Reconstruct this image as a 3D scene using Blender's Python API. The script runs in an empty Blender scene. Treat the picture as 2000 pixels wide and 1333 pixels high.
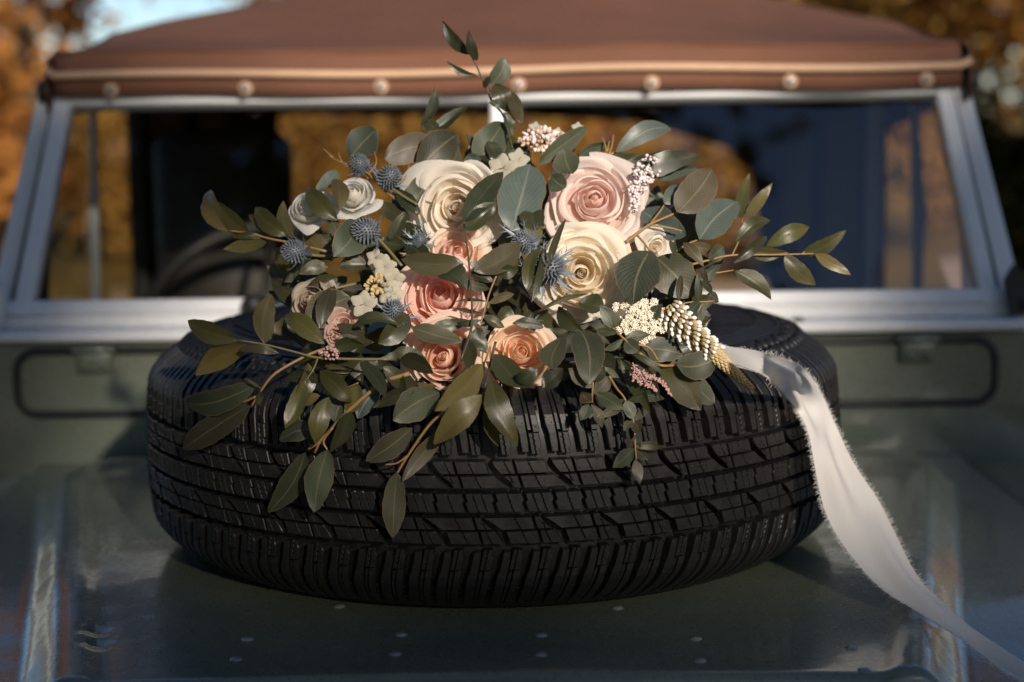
import bpy, math, random
import numpy as np
from mathutils import Vector, Matrix
random.seed(7); np.random.seed(7)
R = math.radians
SC = bpy.context.scene
COL = SC.collection

# ------------------------------------------------------------------ camera
F = 3357.0                                   # focal length in photograph pixels (2000 wide)
CAM = Vector((0.022, -1.93, 1.59)); PITCH = R(7.75); ROLL = R(0.75)
fwd = Vector((0, math.cos(PITCH), -math.sin(PITCH)))
r0, u0 = Vector((1, 0, 0)), Vector((0, math.sin(PITCH), math.cos(PITCH)))
up = u0 * math.cos(ROLL) + r0 * math.sin(ROLL)
rt = r0 * math.cos(ROLL) - u0 * math.sin(ROLL)
cd = bpy.data.cameras.new('camera'); cam = bpy.data.objects.new('camera', cd); COL.objects.link(cam)
cam.matrix_world = Matrix(((rt.x, up.x, -fwd.x, CAM.x), (rt.y, up.y, -fwd.y, CAM.y), (rt.z, up.z, -fwd.z, CAM.z), (0, 0, 0, 1)))
cd.sensor_width = 36; cd.lens = F * 36 / 2000; cd.clip_start = 0.05; cd.clip_end = 600
cd.dof.use_dof = True; cd.dof.focus_distance = 1.60; cd.dof.aperture_fstop = 3.0
SC.camera = cam
SC.render.resolution_x, SC.render.resolution_y = 1024, 682

# ------------------------------------------------------------------ sky, sun, exposure
SUN_EL, SUN_AZ = R(21), R(20)               # azimuth: to the right behind the camera
w = bpy.data.worlds.new('World'); SC.world = w; w.use_nodes = True
nt = w.node_tree; nt.nodes.clear()
wo = nt.nodes.new('ShaderNodeOutputWorld'); bg = nt.nodes.new('ShaderNodeBackground'); sk = nt.nodes.new('ShaderNodeTexSky')
sk.sky_type = 'NISHITA'; sk.sun_disc = False; sk.sun_elevation = SUN_EL; sk.sun_rotation = math.pi - SUN_AZ
sk.air_density = 0.75; sk.dust_density = 0.2; sk.ozone_density = 2.6
bg.inputs[1].default_value = 0.085
nt.links.new(sk.outputs[0], bg.inputs[0]); nt.links.new(bg.outputs[0], wo.inputs[0])
SUNV = Vector((math.cos(SUN_EL) * math.sin(SUN_AZ), -math.cos(SUN_EL) * math.cos(SUN_AZ), math.sin(SUN_EL)))
sd = bpy.data.lights.new('sun', 'SUN'); sun = bpy.data.objects.new('sun', sd); COL.objects.link(sun)
sd.energy = 5.0; sd.angle = R(2.0); sd.color = (1.0, 0.88, 0.75)
sun.rotation_euler = SUNV.to_track_quat('Z', 'Y').to_euler(); sun.location = SUNV * 40
vs = SC.view_settings; vs.view_transform = 'Standard'; vs.look = 'None'; vs.gamma = 1; vs.exposure = 0.42; vs.use_curve_mapping = False
SC.cycles.use_denoising = True
SC.cycles.max_bounces = 10; SC.cycles.diffuse_bounces = 8; SC.cycles.transparent_max_bounces = 16

# ------------------------------------------------------------------ helpers
def ray(px, py):
    return fwd + rt * ((px - 1000) / F) + up * ((666.5 - py) / F)
def at(px, py, Y):
    d = ray(px, py); return CAM + d * ((Y - CAM.y) / d.y)
def at_z(px, py, z):
    d = ray(px, py); return CAM + d * ((z - CAM.z) / d.z)
WL = {}                                      # world position of every parent
def add(name, verts, faces, mat, parent=None, loc=(0, 0, 0), smooth=True, uv=None, attr=None):
    loc = Vector(loc)
    me = bpy.data.meshes.new(name)
    me.from_pydata([tuple(Vector(v) - loc) for v in verts], [], faces)
    finish(me, mat, smooth, uv, attr)
    return put(name, me, parent, loc)
def finish(me, mat, smooth=True, uv=None, attr=None):
    if smooth: me.polygons.foreach_set('use_smooth', [True] * len(me.polygons))
    if uv is not None:
        l = me.uv_layers.new(name='UVMap'); vi = np.empty(len(me.loops), dtype=np.int32); me.loops.foreach_get('vertex_index', vi)
        l.data.foreach_set('uv', np.asarray(uv, dtype=np.float32)[vi].ravel())
    if attr is not None:
        for k, v in attr.items():
            a = me.attributes.new(k, 'FLOAT', 'POINT'); a.data.foreach_set('value', np.asarray(v, dtype=np.float32))
    if mat is not None: me.materials.append(mat)
    me.update()
def put(name, me, parent=None, loc=(0, 0, 0), rz=0):
    o = bpy.data.objects.new(name, me); COL.objects.link(o)
    loc = Vector(loc)
    WL[o.name] = loc.copy()
    if parent is not None:
        o.parent = parent; o.location = loc - WL[parent.name]
    else: o.location = loc
    o.rotation_euler.z = rz
    return o
def empty(name, loc): return put(name, None, None, loc)
def tag(o, label=None, cat=None, group=None, kind=None):
    if label: o['label'] = label
    if cat: o['category'] = cat
    if group: o['group'] = group
    if kind: o['kind'] = kind
    return o
class MB:                                    # collects shapes that belong to ONE part
    def __init__(s): s.v = []; s.f = []
    def grid(s, rows, closed=False):
        b = len(s.v); n = len(rows[0])
        for r in rows: s.v += [Vector(p) for p in r]
        for i in range(len(rows) - 1):
            for j in range(n if closed else n - 1):
                k = (j + 1) % n
                s.f.append((b + i * n + j, b + i * n + k, b + (i + 1) * n + k, b + (i + 1) * n + j))
        return b
    def poly(s, pts):
        b = len(s.v); s.v += [Vector(p) for p in pts]; s.f.append(tuple(range(b, b + len(pts))))
    def box(s, lo, hi, bev=0.0):
        x0, y0, z0 = lo; x1, y1, z1 = hi
        if bev <= 0:
            b = len(s.v)
            s.v += [Vector(p) for p in ((x0, y0, z0), (x1, y0, z0), (x1, y1, z0), (x0, y1, z0), (x0, y0, z1), (x1, y0, z1), (x1, y1, z1), (x0, y1, z1))]
            s.f += [tuple(b + i for i in q) for q in ((0, 3, 2, 1), (4, 5, 6, 7), (0, 1, 5, 4), (1, 2, 6, 5), (2, 3, 7, 6), (3, 0, 4, 7))]
        else:
            e = bev
            def ring(z, i): return [(x0 + i, y0 + e, z), (x0 + e, y0 + i, z), (x1 - e, y0 + i, z), (x1 - i, y0 + e, z), (x1 - i, y1 - e, z), (x1 - e, y1 - i, z), (x0 + e, y1 - i, z), (x0 + i, y1 - e, z)]
            rows = [ring(z0, e), ring(z0 + e, 0), ring(z1 - e, 0), ring(z1, e)]
            b = s.grid(rows, True); s.f.append(tuple(b + i for i in range(7, -1, -1))); s.f.append(tuple(b + 24 + i for i in range(8)))
    def bar(s, p, q, wx, wy, side, bev=0.004):     # bar of rectangular section from p to q; side = direction of wx
        p, q, side = Vector(p), Vector(q), Vector(side)
        a = (q - p).normalized(); side = (side - a * side.dot(a)).normalized(); n = a.cross(side)
        hx, hy, e = wx / 2, wy / 2, bev
        sec = [(-hx + e, -hy), (hx - e, -hy), (hx, -hy + e), (hx, hy - e), (hx - e, hy), (-hx + e, hy), (-hx, hy - e), (-hx, -hy + e)]
        rows = [[c + side * x + n * y for x, y in sec] for c in (p, q)]
        b = s.grid(rows, True); s.f.append(tuple(b + i for i in range(7, -1, -1))); s.f.append(tuple(b + 8 + i for i in range(8)))
    def tube(s, pts, rad, n=6, cap=True):
        pts = [Vector(p) for p in pts]; m = len(pts)
        rad = [rad] * m if not hasattr(rad, '__len__') else rad
        rows = []; prev = None
        for i, p in enumerate(pts):
            t = (pts[min(i + 1, m - 1)] - pts[max(i - 1, 0)])
            t = t.normalized() if t.length > 1e-9 else Vector((0, 0, 1))
            if prev is None:
                prev = t.orthogonal().normalized()
            a = (prev - t * prev.dot(t)).normalized(); prev = a; b = t.cross(a)
            rows.append([p + (a * math.cos(2 * math.pi * k / n) + b * math.sin(2 * math.pi * k / n)) * rad[i] for k in range(n)])
        b0 = s.grid(rows, True)
        if cap:
            s.f.append(tuple(b0 + i for i in range(n - 1, -1, -1))); s.f.append(tuple(b0 + (m - 1) * n + i for i in range(n)))
    def lathe(s, prof, c=(0, 0, 0), n=48, axis=Vector((0, 0, 1)), close=False):
        c = Vector(c); axis = Vector(axis).normalized(); a = axis.orthogonal().normalized(); b = axis.cross(a)
        rows = [[c + axis * z + (a * math.cos(2 * math.pi * k / n) + b * math.sin(2 * math.pi * k / n)) * r for k in range(n)] for r, z in prof]
        if close: rows.append(rows[0])
        s.grid(rows, True)
    def blob(s, c, ax, r, n=6, m=4, length=None):       # small ellipsoid, long axis ax
        c, ax = Vector(c), Vector(ax).normalized(); L = length or r
        a = ax.orthogonal().normalized(); b = ax.cross(a)
        rows = []
        for i in range(m + 1):
            t = math.pi * i / m; rr = max(math.sin(t), 0.02) * r
            rows.append([c - ax * math.cos(t) * L + (a * math.cos(2 * math.pi * k / n) + b * math.sin(2 * math.pi * k / n)) * rr for k in range(n)])
        s.grid(rows, True)
    def build(s, name, mat, parent=None, loc=None, smooth=True, **k):
        if loc is None: loc = WL[parent.name] if parent is not None else (0, 0, 0)
        return add(name, s.v, s.f, mat, parent, loc, smooth, **k)
def smoothstep(a, b, x):
    t = min(1, max(0, (x - a) / (b - a))); return t * t * (3 - 2 * t)
def interp(x, xs, ys): return float(np.interp(x, xs, ys))
def catmull(pts, n):
    pts = [np.array(p, float) for p in pts]; out = []
    P = [2 * pts[0] - pts[1]] + pts + [2 * pts[-1] - pts[-2]]
    for i in range(1, len(P) - 2):
        for k in range(n):
            t = k / n; a, b, c, d = P[i - 1], P[i], P[i + 1], P[i + 2]
            out.append(0.5 * (2 * b + (c - a) * t + (2 * a - 5 * b + 4 * c - d) * t * t + (3 * b - a - 3 * c + d) * t ** 3))
    out.append(pts[-1]); return out

# ------------------------------------------------------------------ materials
class NT:
    def __init__(s, name):
        s.m = bpy.data.materials.new(name); s.m.use_nodes = True; s.t = s.m.node_tree; s.t.nodes.clear()
        s.out = s.n('OutputMaterial')
    def n(s, k, **p):
        nd = s.t.nodes.new('ShaderNode' + k)
        for a, b in p.items(): setattr(nd, a, b)
        return nd
    def l(s, a, b): s.t.links.new(a, b)
    def val(s, sock, v):
        if hasattr(v, 'is_output') or isinstance(v, bpy.types.NodeSocket): s.l(v, sock)
        else: sock.default_value = (*v, 1) if (isinstance(v, tuple) and len(v) == 3 and sock.type == 'RGBA') else v
    def noise(s, scale, detail=4, rough=0.6, co=None, out=0):
        nd = s.n('TexNoise'); nd.inputs['Scale'].default_value = scale; nd.inputs['Detail'].default_value = detail; nd.inputs['Roughness'].default_value = rough
        if co is not None: s.l(co, nd.inputs['Vector'])
        return nd.outputs[out]
    def ramp(s, fac, stops):
        nd = s.n('ValToRGB'); s.l(fac, nd.inputs[0]); e = nd.color_ramp.elements
        while len(e) < len(stops): e.new(0.5)
        for i, (p, c) in enumerate(stops):
            e[i].position = p; e[i].color = (*c, 1) if len(c) == 3 else c
        return nd.outputs[0]
    def mix(s, fac, a, b, blend='MIX'):
        nd = s.n('Mix', data_type='RGBA', blend_type=blend); s.val(nd.inputs[0], fac); s.val(nd.inputs[6], a); s.val(nd.inputs[7], b); return nd.outputs[2]
    def math(s, op, a, b=0.0):
        nd = s.n('Math', operation=op); s.val(nd.inputs[0], a); s.val(nd.inputs[1], b); return nd.outputs[0]
    def bsdf(s, **k):
        nd = s.n('BsdfPrincipled')
        for a, v in k.items(): s.val(nd.inputs[a.replace('_', ' ')], v)
        return nd
    def bump(s, h, strength=0.3, dist=0.002):
        nd = s.n('Bump'); nd.inputs['Strength'].default_value = strength; nd.inputs['Distance'].default_value = dist; s.l(h, nd.inputs['Height']); return nd.outputs[0]
    def done(s, sh): s.l(sh, s.out.inputs[0]); return s.m
    def obj(s): return s.n('TexCoord').outputs['Object']
    def sep(s, v):
        nd = s.n('SeparateXYZ'); s.l(v, nd.inputs[0]); return nd.outputs

def m_plain(name, col, rough=0.5, metal=0.0, var=0.25, scale=30, bump=0.0, coat=0.0):
    t = NT(name); co = t.obj(); n = t.noise(scale, 5, 0.65, co)
    c = t.mix(n, tuple(x * (1 - var) for x in col), tuple(min(1, x * (1 + var)) for x in col))
    rg = t.ramp(t.noise(scale * 0.6, 4, 0.6, co), [(0.3, (rough * 0.8,) * 3), (0.7, (min(1, rough * 1.2),) * 3)])
    b = t.bsdf(Base_Color=c, Roughness=rg, Metallic=metal)
    if coat: b.inputs['Coat Weight'].default_value = coat; b.inputs['Coat Roughness'].default_value = 0.06
    if bump: t.l(t.bump(n, bump, 0.002), b.inputs['Normal'])
    return t.done(b.outputs[0])

def m_leaf(name, base, dark, brown, rib, rough, vein):
    t = NT(name); uv = t.n('UVMap'); x = t.sep(uv.outputs[0]); co = t.obj()
    oi = t.n('ObjectInfo'); rnd = oi.outputs['Random']
    n1 = t.noise(60, 5, 0.7, co); n2 = t.noise(420, 3, 0.6, co)
    c = t.mix(n1, dark, base)
    c = t.mix(t.math('MULTIPLY', t.math('POWER', rnd, 2.0), 0.75), c, brown)
    hs = t.n('HueSaturation'); t.l(c, hs.inputs['Color']); t.l(t.math('ADD', t.math('MULTIPLY', t.math('FRACT', t.math('MULTIPLY', rnd, 7.13)), 0.7), 0.62), hs.inputs['Value'])
    c = hs.outputs[0]
    c = t.mix(t.math('MULTIPLY', t.math('GREATER_THAN', n2, 0.66), 0.35), c, tuple(q * 0.4 for q in brown))
    av = t.math('ABSOLUTE', t.math('SUBTRACT', x[1], 0.5))              # 0 midrib .. .5 edge
    mr = t.ramp(av, [(0.0, (1, 1, 1)), (0.018, (1, 1, 1)), (0.035, (0, 0, 0))])
    c = t.mix(t.math('MULTIPLY', mr, 0.55 if vein == 'side' else 0.2), c, rib)
    if vein == 'side':
        wv = t.n('TexWave'); wv.inputs['Scale'].default_value = 2.2; wv.inputs['Distortion'].default_value = 1.5; wv.inputs['Detail'].default_value = 2
        cb = t.n('CombineXYZ'); t.l(t.math('SUBTRACT', t.math('MULTIPLY', x[0], 1.6), t.math('MULTIPLY', av, 1.3)), cb.inputs[0]); t.l(cb.outputs[0], wv.inputs['Vector'])
        vv = t.ramp(wv.outputs['Fac'], [(0.86, (0, 0, 0)), (0.98, (1, 1, 1))])
        c = t.mix(t.math('MULTIPLY', vv, 0.16), c, rib)
        ed = t.ramp(av, [(0.455, (0, 0, 0)), (0.49, (1, 1, 1))])
        c = t.mix(t.math('MULTIPLY', ed, 0.6), c, (0.16, 0.085, 0.04))
        h = t.math('ADD', t.math('MULTIPLY', vv, 0.4), mr)
    else:
        wv = t.n('TexWave'); wv.bands_direction = 'Y'; wv.inputs['Scale'].default_value = 5.5; wv.inputs['Distortion'].default_value = 0.6
        t.l(uv.outputs[0], wv.inputs['Vector']); h = wv.outputs['Fac']
        c = t.mix(t.math('MULTIPLY', h, 0.18), c, rib)
        tip = t.ramp(x[0], [(0.55, (0, 0, 0)), (1.0, (1, 1, 1))])
        c = t.mix(t.math('MULTIPLY', tip, t.math('MULTIPLY', n1, 0.55)), c, brown)
    b = t.bsdf(Base_Color=c, Roughness=t.ramp(n1, [(0.3, (rough * 0.75,) * 3), (0.75, (min(1, rough * 1.3),) * 3)]))
    b.inputs['Specular IOR Level'].default_value = 0.5
    t.l(t.bump(h, 0.25, 0.0006), b.inputs['Normal'])
    tr = t.n('BsdfTranslucent'); t.l(t.mix(0.5, c, (0.16, 0.2, 0.03)), tr.inputs[0])
    mx = t.n('MixShader'); mx.inputs[0].default_value = 0.18; t.l(b.outputs[0], mx.inputs[1]); t.l(tr.outputs[0], mx.inputs[2])
    return t.done(mx.outputs[0])
M = {}
M['euc'] = m_leaf('eucalyptus_leaf', (0.044, 0.057, 0.032), (0.021, 0.031, 0.019), (0.066, 0.045, 0.022), (0.16, 0.135, 0.07), 0.52, 'side')
M['eucblue'] = m_leaf('eucalyptus_leaf_blue', (0.082, 0.110, 0.098), (0.046, 0.066, 0.060), (0.075, 0.085, 0.062), (0.20, 0.21, 0.16), 0.45, 'side')
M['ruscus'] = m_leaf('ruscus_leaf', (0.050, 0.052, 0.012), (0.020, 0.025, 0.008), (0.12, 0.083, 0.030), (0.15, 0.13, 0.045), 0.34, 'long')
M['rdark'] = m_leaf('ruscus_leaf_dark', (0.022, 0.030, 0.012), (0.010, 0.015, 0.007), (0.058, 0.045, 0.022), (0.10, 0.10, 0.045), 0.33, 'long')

def m_petal(name, inner, outer, edge):
    t = NT(name); a = t.n('Attribute', attribute_name='ring').outputs['Fac']; s = t.n('Attribute', attribute_name='along').outputs['Fac']
    co = t.obj(); n = t.noise(90, 4, 0.6, co)
    uvn = t.n('UVMap'); x = t.sep(uvn.outputs[0])
    c = t.mix(a, inner, outer)
    c = t.mix(t.ramp(s, [(0.55, (0, 0, 0)), (1.0, (0.75, 0.75, 0.75))]), c, edge)
    c = t.mix(t.math('MULTIPLY', n, 0.25), c, tuple(q * 0.82 for q in outer))
    cb = t.n('CombineXYZ'); t.l(t.math('MULTIPLY', x[1], 26.0), cb.inputs[0]); t.l(t.math('MULTIPLY', x[0], 1.2), cb.inputs[1])
    vn = t.noise(1.0, 3, 0.6, cb.outputs[0])
    c = t.mix(t.math('MULTIPLY', t.ramp(vn, [(0.5, (0, 0, 0)), (0.75, (1, 1, 1))]), 0.16), c, tuple(q * 0.7 for q in inner))
    b = t.bsdf(Base_Color=c, Roughness=0.62); b.inputs['Specular IOR Level'].default_value = 0.25
    b.inputs['Sheen Weight'].default_value = 0.15
    t.l(t.bump(vn, 0.22, 0.0008), b.inputs['Normal'])
    tr = t.n('BsdfTranslucent'); t.l(t.mix(0.35, c, inner), tr.inputs[0])
    mx = t.n('MixShader'); mx.inputs[0].default_value = 0.55; t.l(b.outputs[0], mx.inputs[1]); t.l(tr.outputs[0], mx.inputs[2])
    return t.done(mx.outputs[0])
M['p_cream'] = m_petal('petal_cream', (0.89, 0.79, 0.64), (0.86, 0.81, 0.73), (0.88, 0.84, 0.78))
M['p_blush'] = m_petal('petal_blush', (0.92, 0.72, 0.65), (0.87, 0.75, 0.69), (0.89, 0.80, 0.75))
M['p_butter'] = m_petal('petal_butter', (0.90, 0.79, 0.61), (0.87, 0.81, 0.70), (0.88, 0.83, 0.74))
M['p_peach'] = m_petal('petal_peach', (0.93, 0.53, 0.41), (0.88, 0.69, 0.60), (0.89, 0.75, 0.67))
M['p_apricot'] = m_petal('petal_apricot', (0.93, 0.59, 0.43), (0.88, 0.70, 0.57), (0.89, 0.76, 0.65))
M['p_honey'] = m_petal('petal_honey', (0.92, 0.60, 0.36), (0.88, 0.70, 0.53), (0.89, 0.77, 0.62))
M['p_white'] = m_petal('petal_white', (0.76, 0.72, 0.60), (0.82, 0.80, 0.74), (0.84, 0.82, 0.78))
M['p_faded'] = m_petal('petal_faded', (0.55, 0.38, 0.25), (0.58, 0.48, 0.38), (0.62, 0.54, 0.45))
M['p_pink'] = m_petal('petal_dusty_pink', (0.60, 0.33, 0.22), (0.66, 0.45, 0.38), (0.68, 0.50, 0.44))
M['floret'] = m_petal('petal_floret', (0.60, 0.56, 0.44), (0.66, 0.64, 0.60), (0.66, 0.64, 0.61))
M['umbel'] = m_plain('umbel_cream', (0.74, 0.67, 0.54), 0.7, var=0.25, scale=260)
M['lilac'] = m_plain('lilac_floret', (0.62, 0.54, 0.53), 0.65, var=0.2, scale=300)
M['astilbe'] = m_plain('astilbe_pink', (0.40, 0.24, 0.22), 0.65, var=0.4, scale=300)
M['budtip'] = m_plain('bud_white', (0.72, 0.70, 0.66), 0.55, var=0.1, scale=200)
M['budtan'] = m_plain('bud_tan', (0.40, 0.30, 0.15), 0.6, var=0.35, scale=220)
M['dried'] = m_plain('dried_blossom', (0.48, 0.34, 0.24), 0.7, var=0.4, scale=160)
M['thistle'] = m_plain('thistle_blue', (0.11, 0.125, 0.145), 0.55, var=0.4, scale=240)
M['bract'] = m_plain('thistle_bract', (0.12, 0.15, 0.185), 0.45, var=0.35, scale=120)
M['stemtan'] = m_plain('stem_tan', (0.21, 0.125, 0.045), 0.5, var=0.3, scale=120)
M['stemgreen'] = m_plain('stem_green', (0.12, 0.105, 0.04), 0.5, var=0.3, scale=120)
M['stemdark'] = m_plain('stem_dark', (0.045, 0.04, 0.02), 0.5, var=0.3, scale=120)

def m_rubber(name, base):
    t = NT(name); co = t.obj(); n = t.noise(60, 6, 0.7, co); n2 = t.noise(900, 2, 0.5, co)
    c = t.mix(t.ramp(n, [(0.45, (0, 0, 0)), (0.8, (1, 1, 1))]), (base,) * 3, (base * 2.1, base * 1.95, base * 1.8))
    b = t.bsdf(Base_Color=c, Roughness=t.ramp(n, [(0.3, (0.33,) * 3), (0.75, (0.55,) * 3)]))
    b.inputs['Specular IOR Level'].default_value = 0.28
    t.l(t.bump(n2, 0.25, 0.0004), b.inputs['Normal']); return t.done(b.outputs[0])
M['rubber'] = m_rubber('tyre_rubber', 0.008)
M['rubbertread'] = m_rubber('tread_rubber', 0.0095)

def m_paint():
    t = NT('vehicle_paint'); co = t.obj(); n = t.noise(5, 5, 0.6, co); n2 = t.noise(140, 4, 0.7, co); n3 = t.noise(700, 2, 0.5, co)
    c = t.mix(n, (0.098, 0.114, 0.080), (0.125, 0.142, 0.102))
    c = t.mix(t.math('MULTIPLY', t.ramp(n2, [(0.58, (0, 0, 0)), (0.8, (1, 1, 1))]), 0.25), c, (0.16, 0.15, 0.12))
    n4 = t.noise(420, 2, 0.4, co)
    c = t.mix(t.math('MULTIPLY', t.ramp(n4, [(0.68, (0, 0, 0)), (0.74, (1, 1, 1))]), 0.45), c, (0.26, 0.24, 0.20))      # dust specks
    mp = t.n('Mapping'); t.l(co, mp.inputs[0]); mp.inputs['Scale'].default_value = (3, 190, 40); mp.inputs['Rotation'].default_value = (0, 0, 0.5)
    c = t.mix(t.math('MULTIPLY', t.ramp(t.noise(3, 3, 0.6, mp.outputs[0]), [(0.66, (0, 0, 0)), (0.72, (1, 1, 1))]), 0.14), c, (0.24, 0.25, 0.22))  # hairline scratches
    b = t.bsdf(Base_Color=c, Roughness=t.ramp(n2, [(0.3, (0.22,) * 3), (0.8, (0.42,) * 3)]))
    b.inputs['Coat Weight'].default_value = 0.8; b.inputs['Coat Roughness'].default_value = 0.11
    h = t.math('ADD', t.math('MULTIPLY', t.noise(9, 2, 0.5, co), 1.0), t.math('MULTIPLY', n3, 0.006))
    bp = t.bump(h, 0.35, 0.006); t.l(bp, b.inputs['Normal']); t.l(bp, b.inputs['Coat Normal'])
    return t.done(b.outputs[0])
M['paint'] = m_paint()
M['frame'] = m_plain('windscreen_frame_paint', (0.68, 0.69, 0.70), 0.28, 0.0, var=0.10, scale=18)
M['seal'] = m_plain('black_rubber_seal', (0.012, 0.012, 0.012), 0.5, var=0.3)
M['black'] = m_plain('black_trim', (0.012, 0.011, 0.010), 0.6, var=0.4)
M['seat'] = m_plain('dark_seat_vinyl', (0.022, 0.016, 0.012), 0.55, var=0.4)
M['chrome'] = m_plain('chromed_stud', (0.22, 0.22, 0.23), 0.5, 0.8, var=0.1)
M['rivet'] = m_plain('rivet_metal', (0.20, 0.22, 0.21), 0.3, 0.4, var=0.2, scale=200)
M['rope'] = m_plain('beige_piping', (0.48, 0.31, 0.20), 0.75, var=0.15, scale=60)
def m_canvas(name, col):
    t = NT(name); co = t.obj(); n = t.noise(7, 5, 0.65, co)
    wv = t.n('TexWave'); wv.inputs['Scale'].default_value = 260; t.l(co, wv.inputs['Vector'])
    c = t.mix(n, tuple(q * 0.75 for q in col), tuple(q * 1.2 for q in col))
    b = t.bsdf(Base_Color=c, Roughness=0.85); b.inputs['Specular IOR Level'].default_value = 0.2
    mp = t.n('Mapping'); t.l(co, mp.inputs[0]); mp.inputs['Scale'].default_value = (9, 3, 9)
    h = t.math('ADD', t.math('MULTIPLY', wv.outputs['Fac'], 0.06), t.noise(1.3, 4, 0.55, mp.outputs[0]))
    t.l(t.bump(h, 0.5, 0.012), b.inputs['Normal']); return t.done(b.outputs[0])
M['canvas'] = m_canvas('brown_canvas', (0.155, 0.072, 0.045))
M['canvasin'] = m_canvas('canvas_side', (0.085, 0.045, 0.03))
def m_glass():
    t = NT('window_glass'); fr = t.n('Fresnel'); fr.inputs[0].default_value = 2.05
    g = t.n('BsdfGlossy'); g.inputs['Roughness'].default_value = 0.0; tr = t.n('BsdfTransparent'); tr.inputs[0].default_value = (0.90, 0.92, 0.90, 1)
    mx = t.n('MixShader'); t.l(fr.outputs[0], mx.inputs[0]); t.l(tr.outputs[0], mx.inputs[1]); t.l(g.outputs[0], mx.inputs[2]); return t.done(mx.outputs[0])
M['glass'] = m_glass()
def m_ribbon():
    t = NT('chiffon'); co = t.obj(); n = t.noise(1200, 2, 0.5, co)
    b = t.bsdf(Base_Color=(0.84, 0.81, 0.77), Roughness=0.8); b.inputs['Sheen Weight'].default_value = 0.3; t.l(t.bump(n, 0.2, 0.0004), b.inputs['Normal'])
    tl = t.n('BsdfTranslucent'); tl.inputs[0].default_value = (0.84, 0.80, 0.76, 1)
    m1 = t.n('MixShader'); m1.inputs[0].default_value = 0.42; t.l(b.outputs[0], m1.inputs[1]); t.l(tl.outputs[0], m1.inputs[2])
    tp = t.n('BsdfTransparent'); m2 = t.n('MixShader'); m2.inputs[0].default_value = 0.03; t.l(m1.outputs[0], m2.inputs[1]); t.l(tp.outputs[0], m2.inputs[2])
    return t.done(m2.outputs[0])
M['ribbon'] = m_ribbon()
def m_foliage(name, stops):
    t = NT(name); a = t.n('Attribute', attribute_name='leafv').outputs['Fac']
    c = t.ramp(a, stops)
    b = t.n('BsdfDiffuse'); t.l(c, b.inputs[0]); tr = t.n('BsdfTranslucent'); t.l(c, tr.inputs[0])
    mx = t.n('MixShader'); mx.inputs[0].default_value = 0.35; t.l(b.outputs[0], mx.inputs[1]); t.l(tr.outputs[0], mx.inputs[2]); return t.done(mx.outputs[0])
M['fol_orange'] = m_foliage('foliage_orange', [(0.0, (0.11, 0.05, 0.02)), (0.35, (0.30, 0.125, 0.035)), (0.7, (0.44, 0.20, 0.05)), (1.0, (0.44, 0.27, 0.085))])
M['fol_brown'] = m_foliage('foliage_brown', [(0.0, (0.045, 0.022, 0.01)), (0.5, (0.17, 0.07, 0.018)), (1.0, (0.30, 0.14, 0.03))])
M['fol_gold'] = m_foliage('foliage_gold', [(0.0, (0.16, 0.085, 0.025)), (0.5, (0.42, 0.22, 0.055)), (1.0, (0.52, 0.35, 0.11))])
M['fol_green'] = m_foliage('foliage_green', [(0.0, (0.014, 0.018, 0.006)), (0.6, (0.045, 0.05, 0.014)), (1.0, (0.085, 0.075, 0.02))])
M['bark'] = m_plain('bark', (0.07, 0.05, 0.035), 0.9, var=0.5, scale=8, bump=0.6)
# ------------------------------------------------------------------ ground
HOOD = 1.113
def m_ground():
    t = NT('meadow'); co = t.obj(); n = t.noise(0.35, 5, 0.6, co); n2 = t.noise(6, 5, 0.7, co); n3 = t.noise(40, 3, 0.6, co)
    c = t.mix(t.ramp(n, [(0.35, (0, 0, 0)), (0.65, (1, 1, 1))]), (0.14, 0.12, 0.035), (0.30, 0.17, 0.035))
    c = t.mix(t.ramp(n2, [(0.45, (0, 0, 0)), (0.7, (1, 1, 1))]), c, (0.34, 0.15, 0.03))
    c = t.mix(t.math('MULTIPLY', n3, 0.5), c, (0.05, 0.05, 0.02))
    b = t.bsdf(Base_Color=c, Roughness=0.95); b.inputs['Specular IOR Level'].default_value = 0.1
    t.l(t.bump(n3, 0.6, 0.05), b.inputs['Normal']); return t.done(b.outputs[0])
M['ground'] = m_ground()
M['path'] = m_plain('gravel_path', (0.42, 0.29, 0.21), 0.95, var=0.2, scale=3)
g = MB(); g.grid([[(x, y, 0.0) for x in np.linspace(-320, 320, 33)] for y in np.linspace(-320, 320, 33)])
tag(g.build('ground', M['ground']), kind='structure')
p = MB(); rows = []
for i in range(40):
    x = -26 + i * 1.0; yc = 11.5 + 0.05 * (x + 3) ** 2 * 0.35 + 0.4 * math.sin(x * 0.7)
    rows.append([(x, yc - 1.1, 0.006), (x, yc + 1.1, 0.006)])
p.grid(rows); tag(p.build('path', M['path']), kind='structure')

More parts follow.
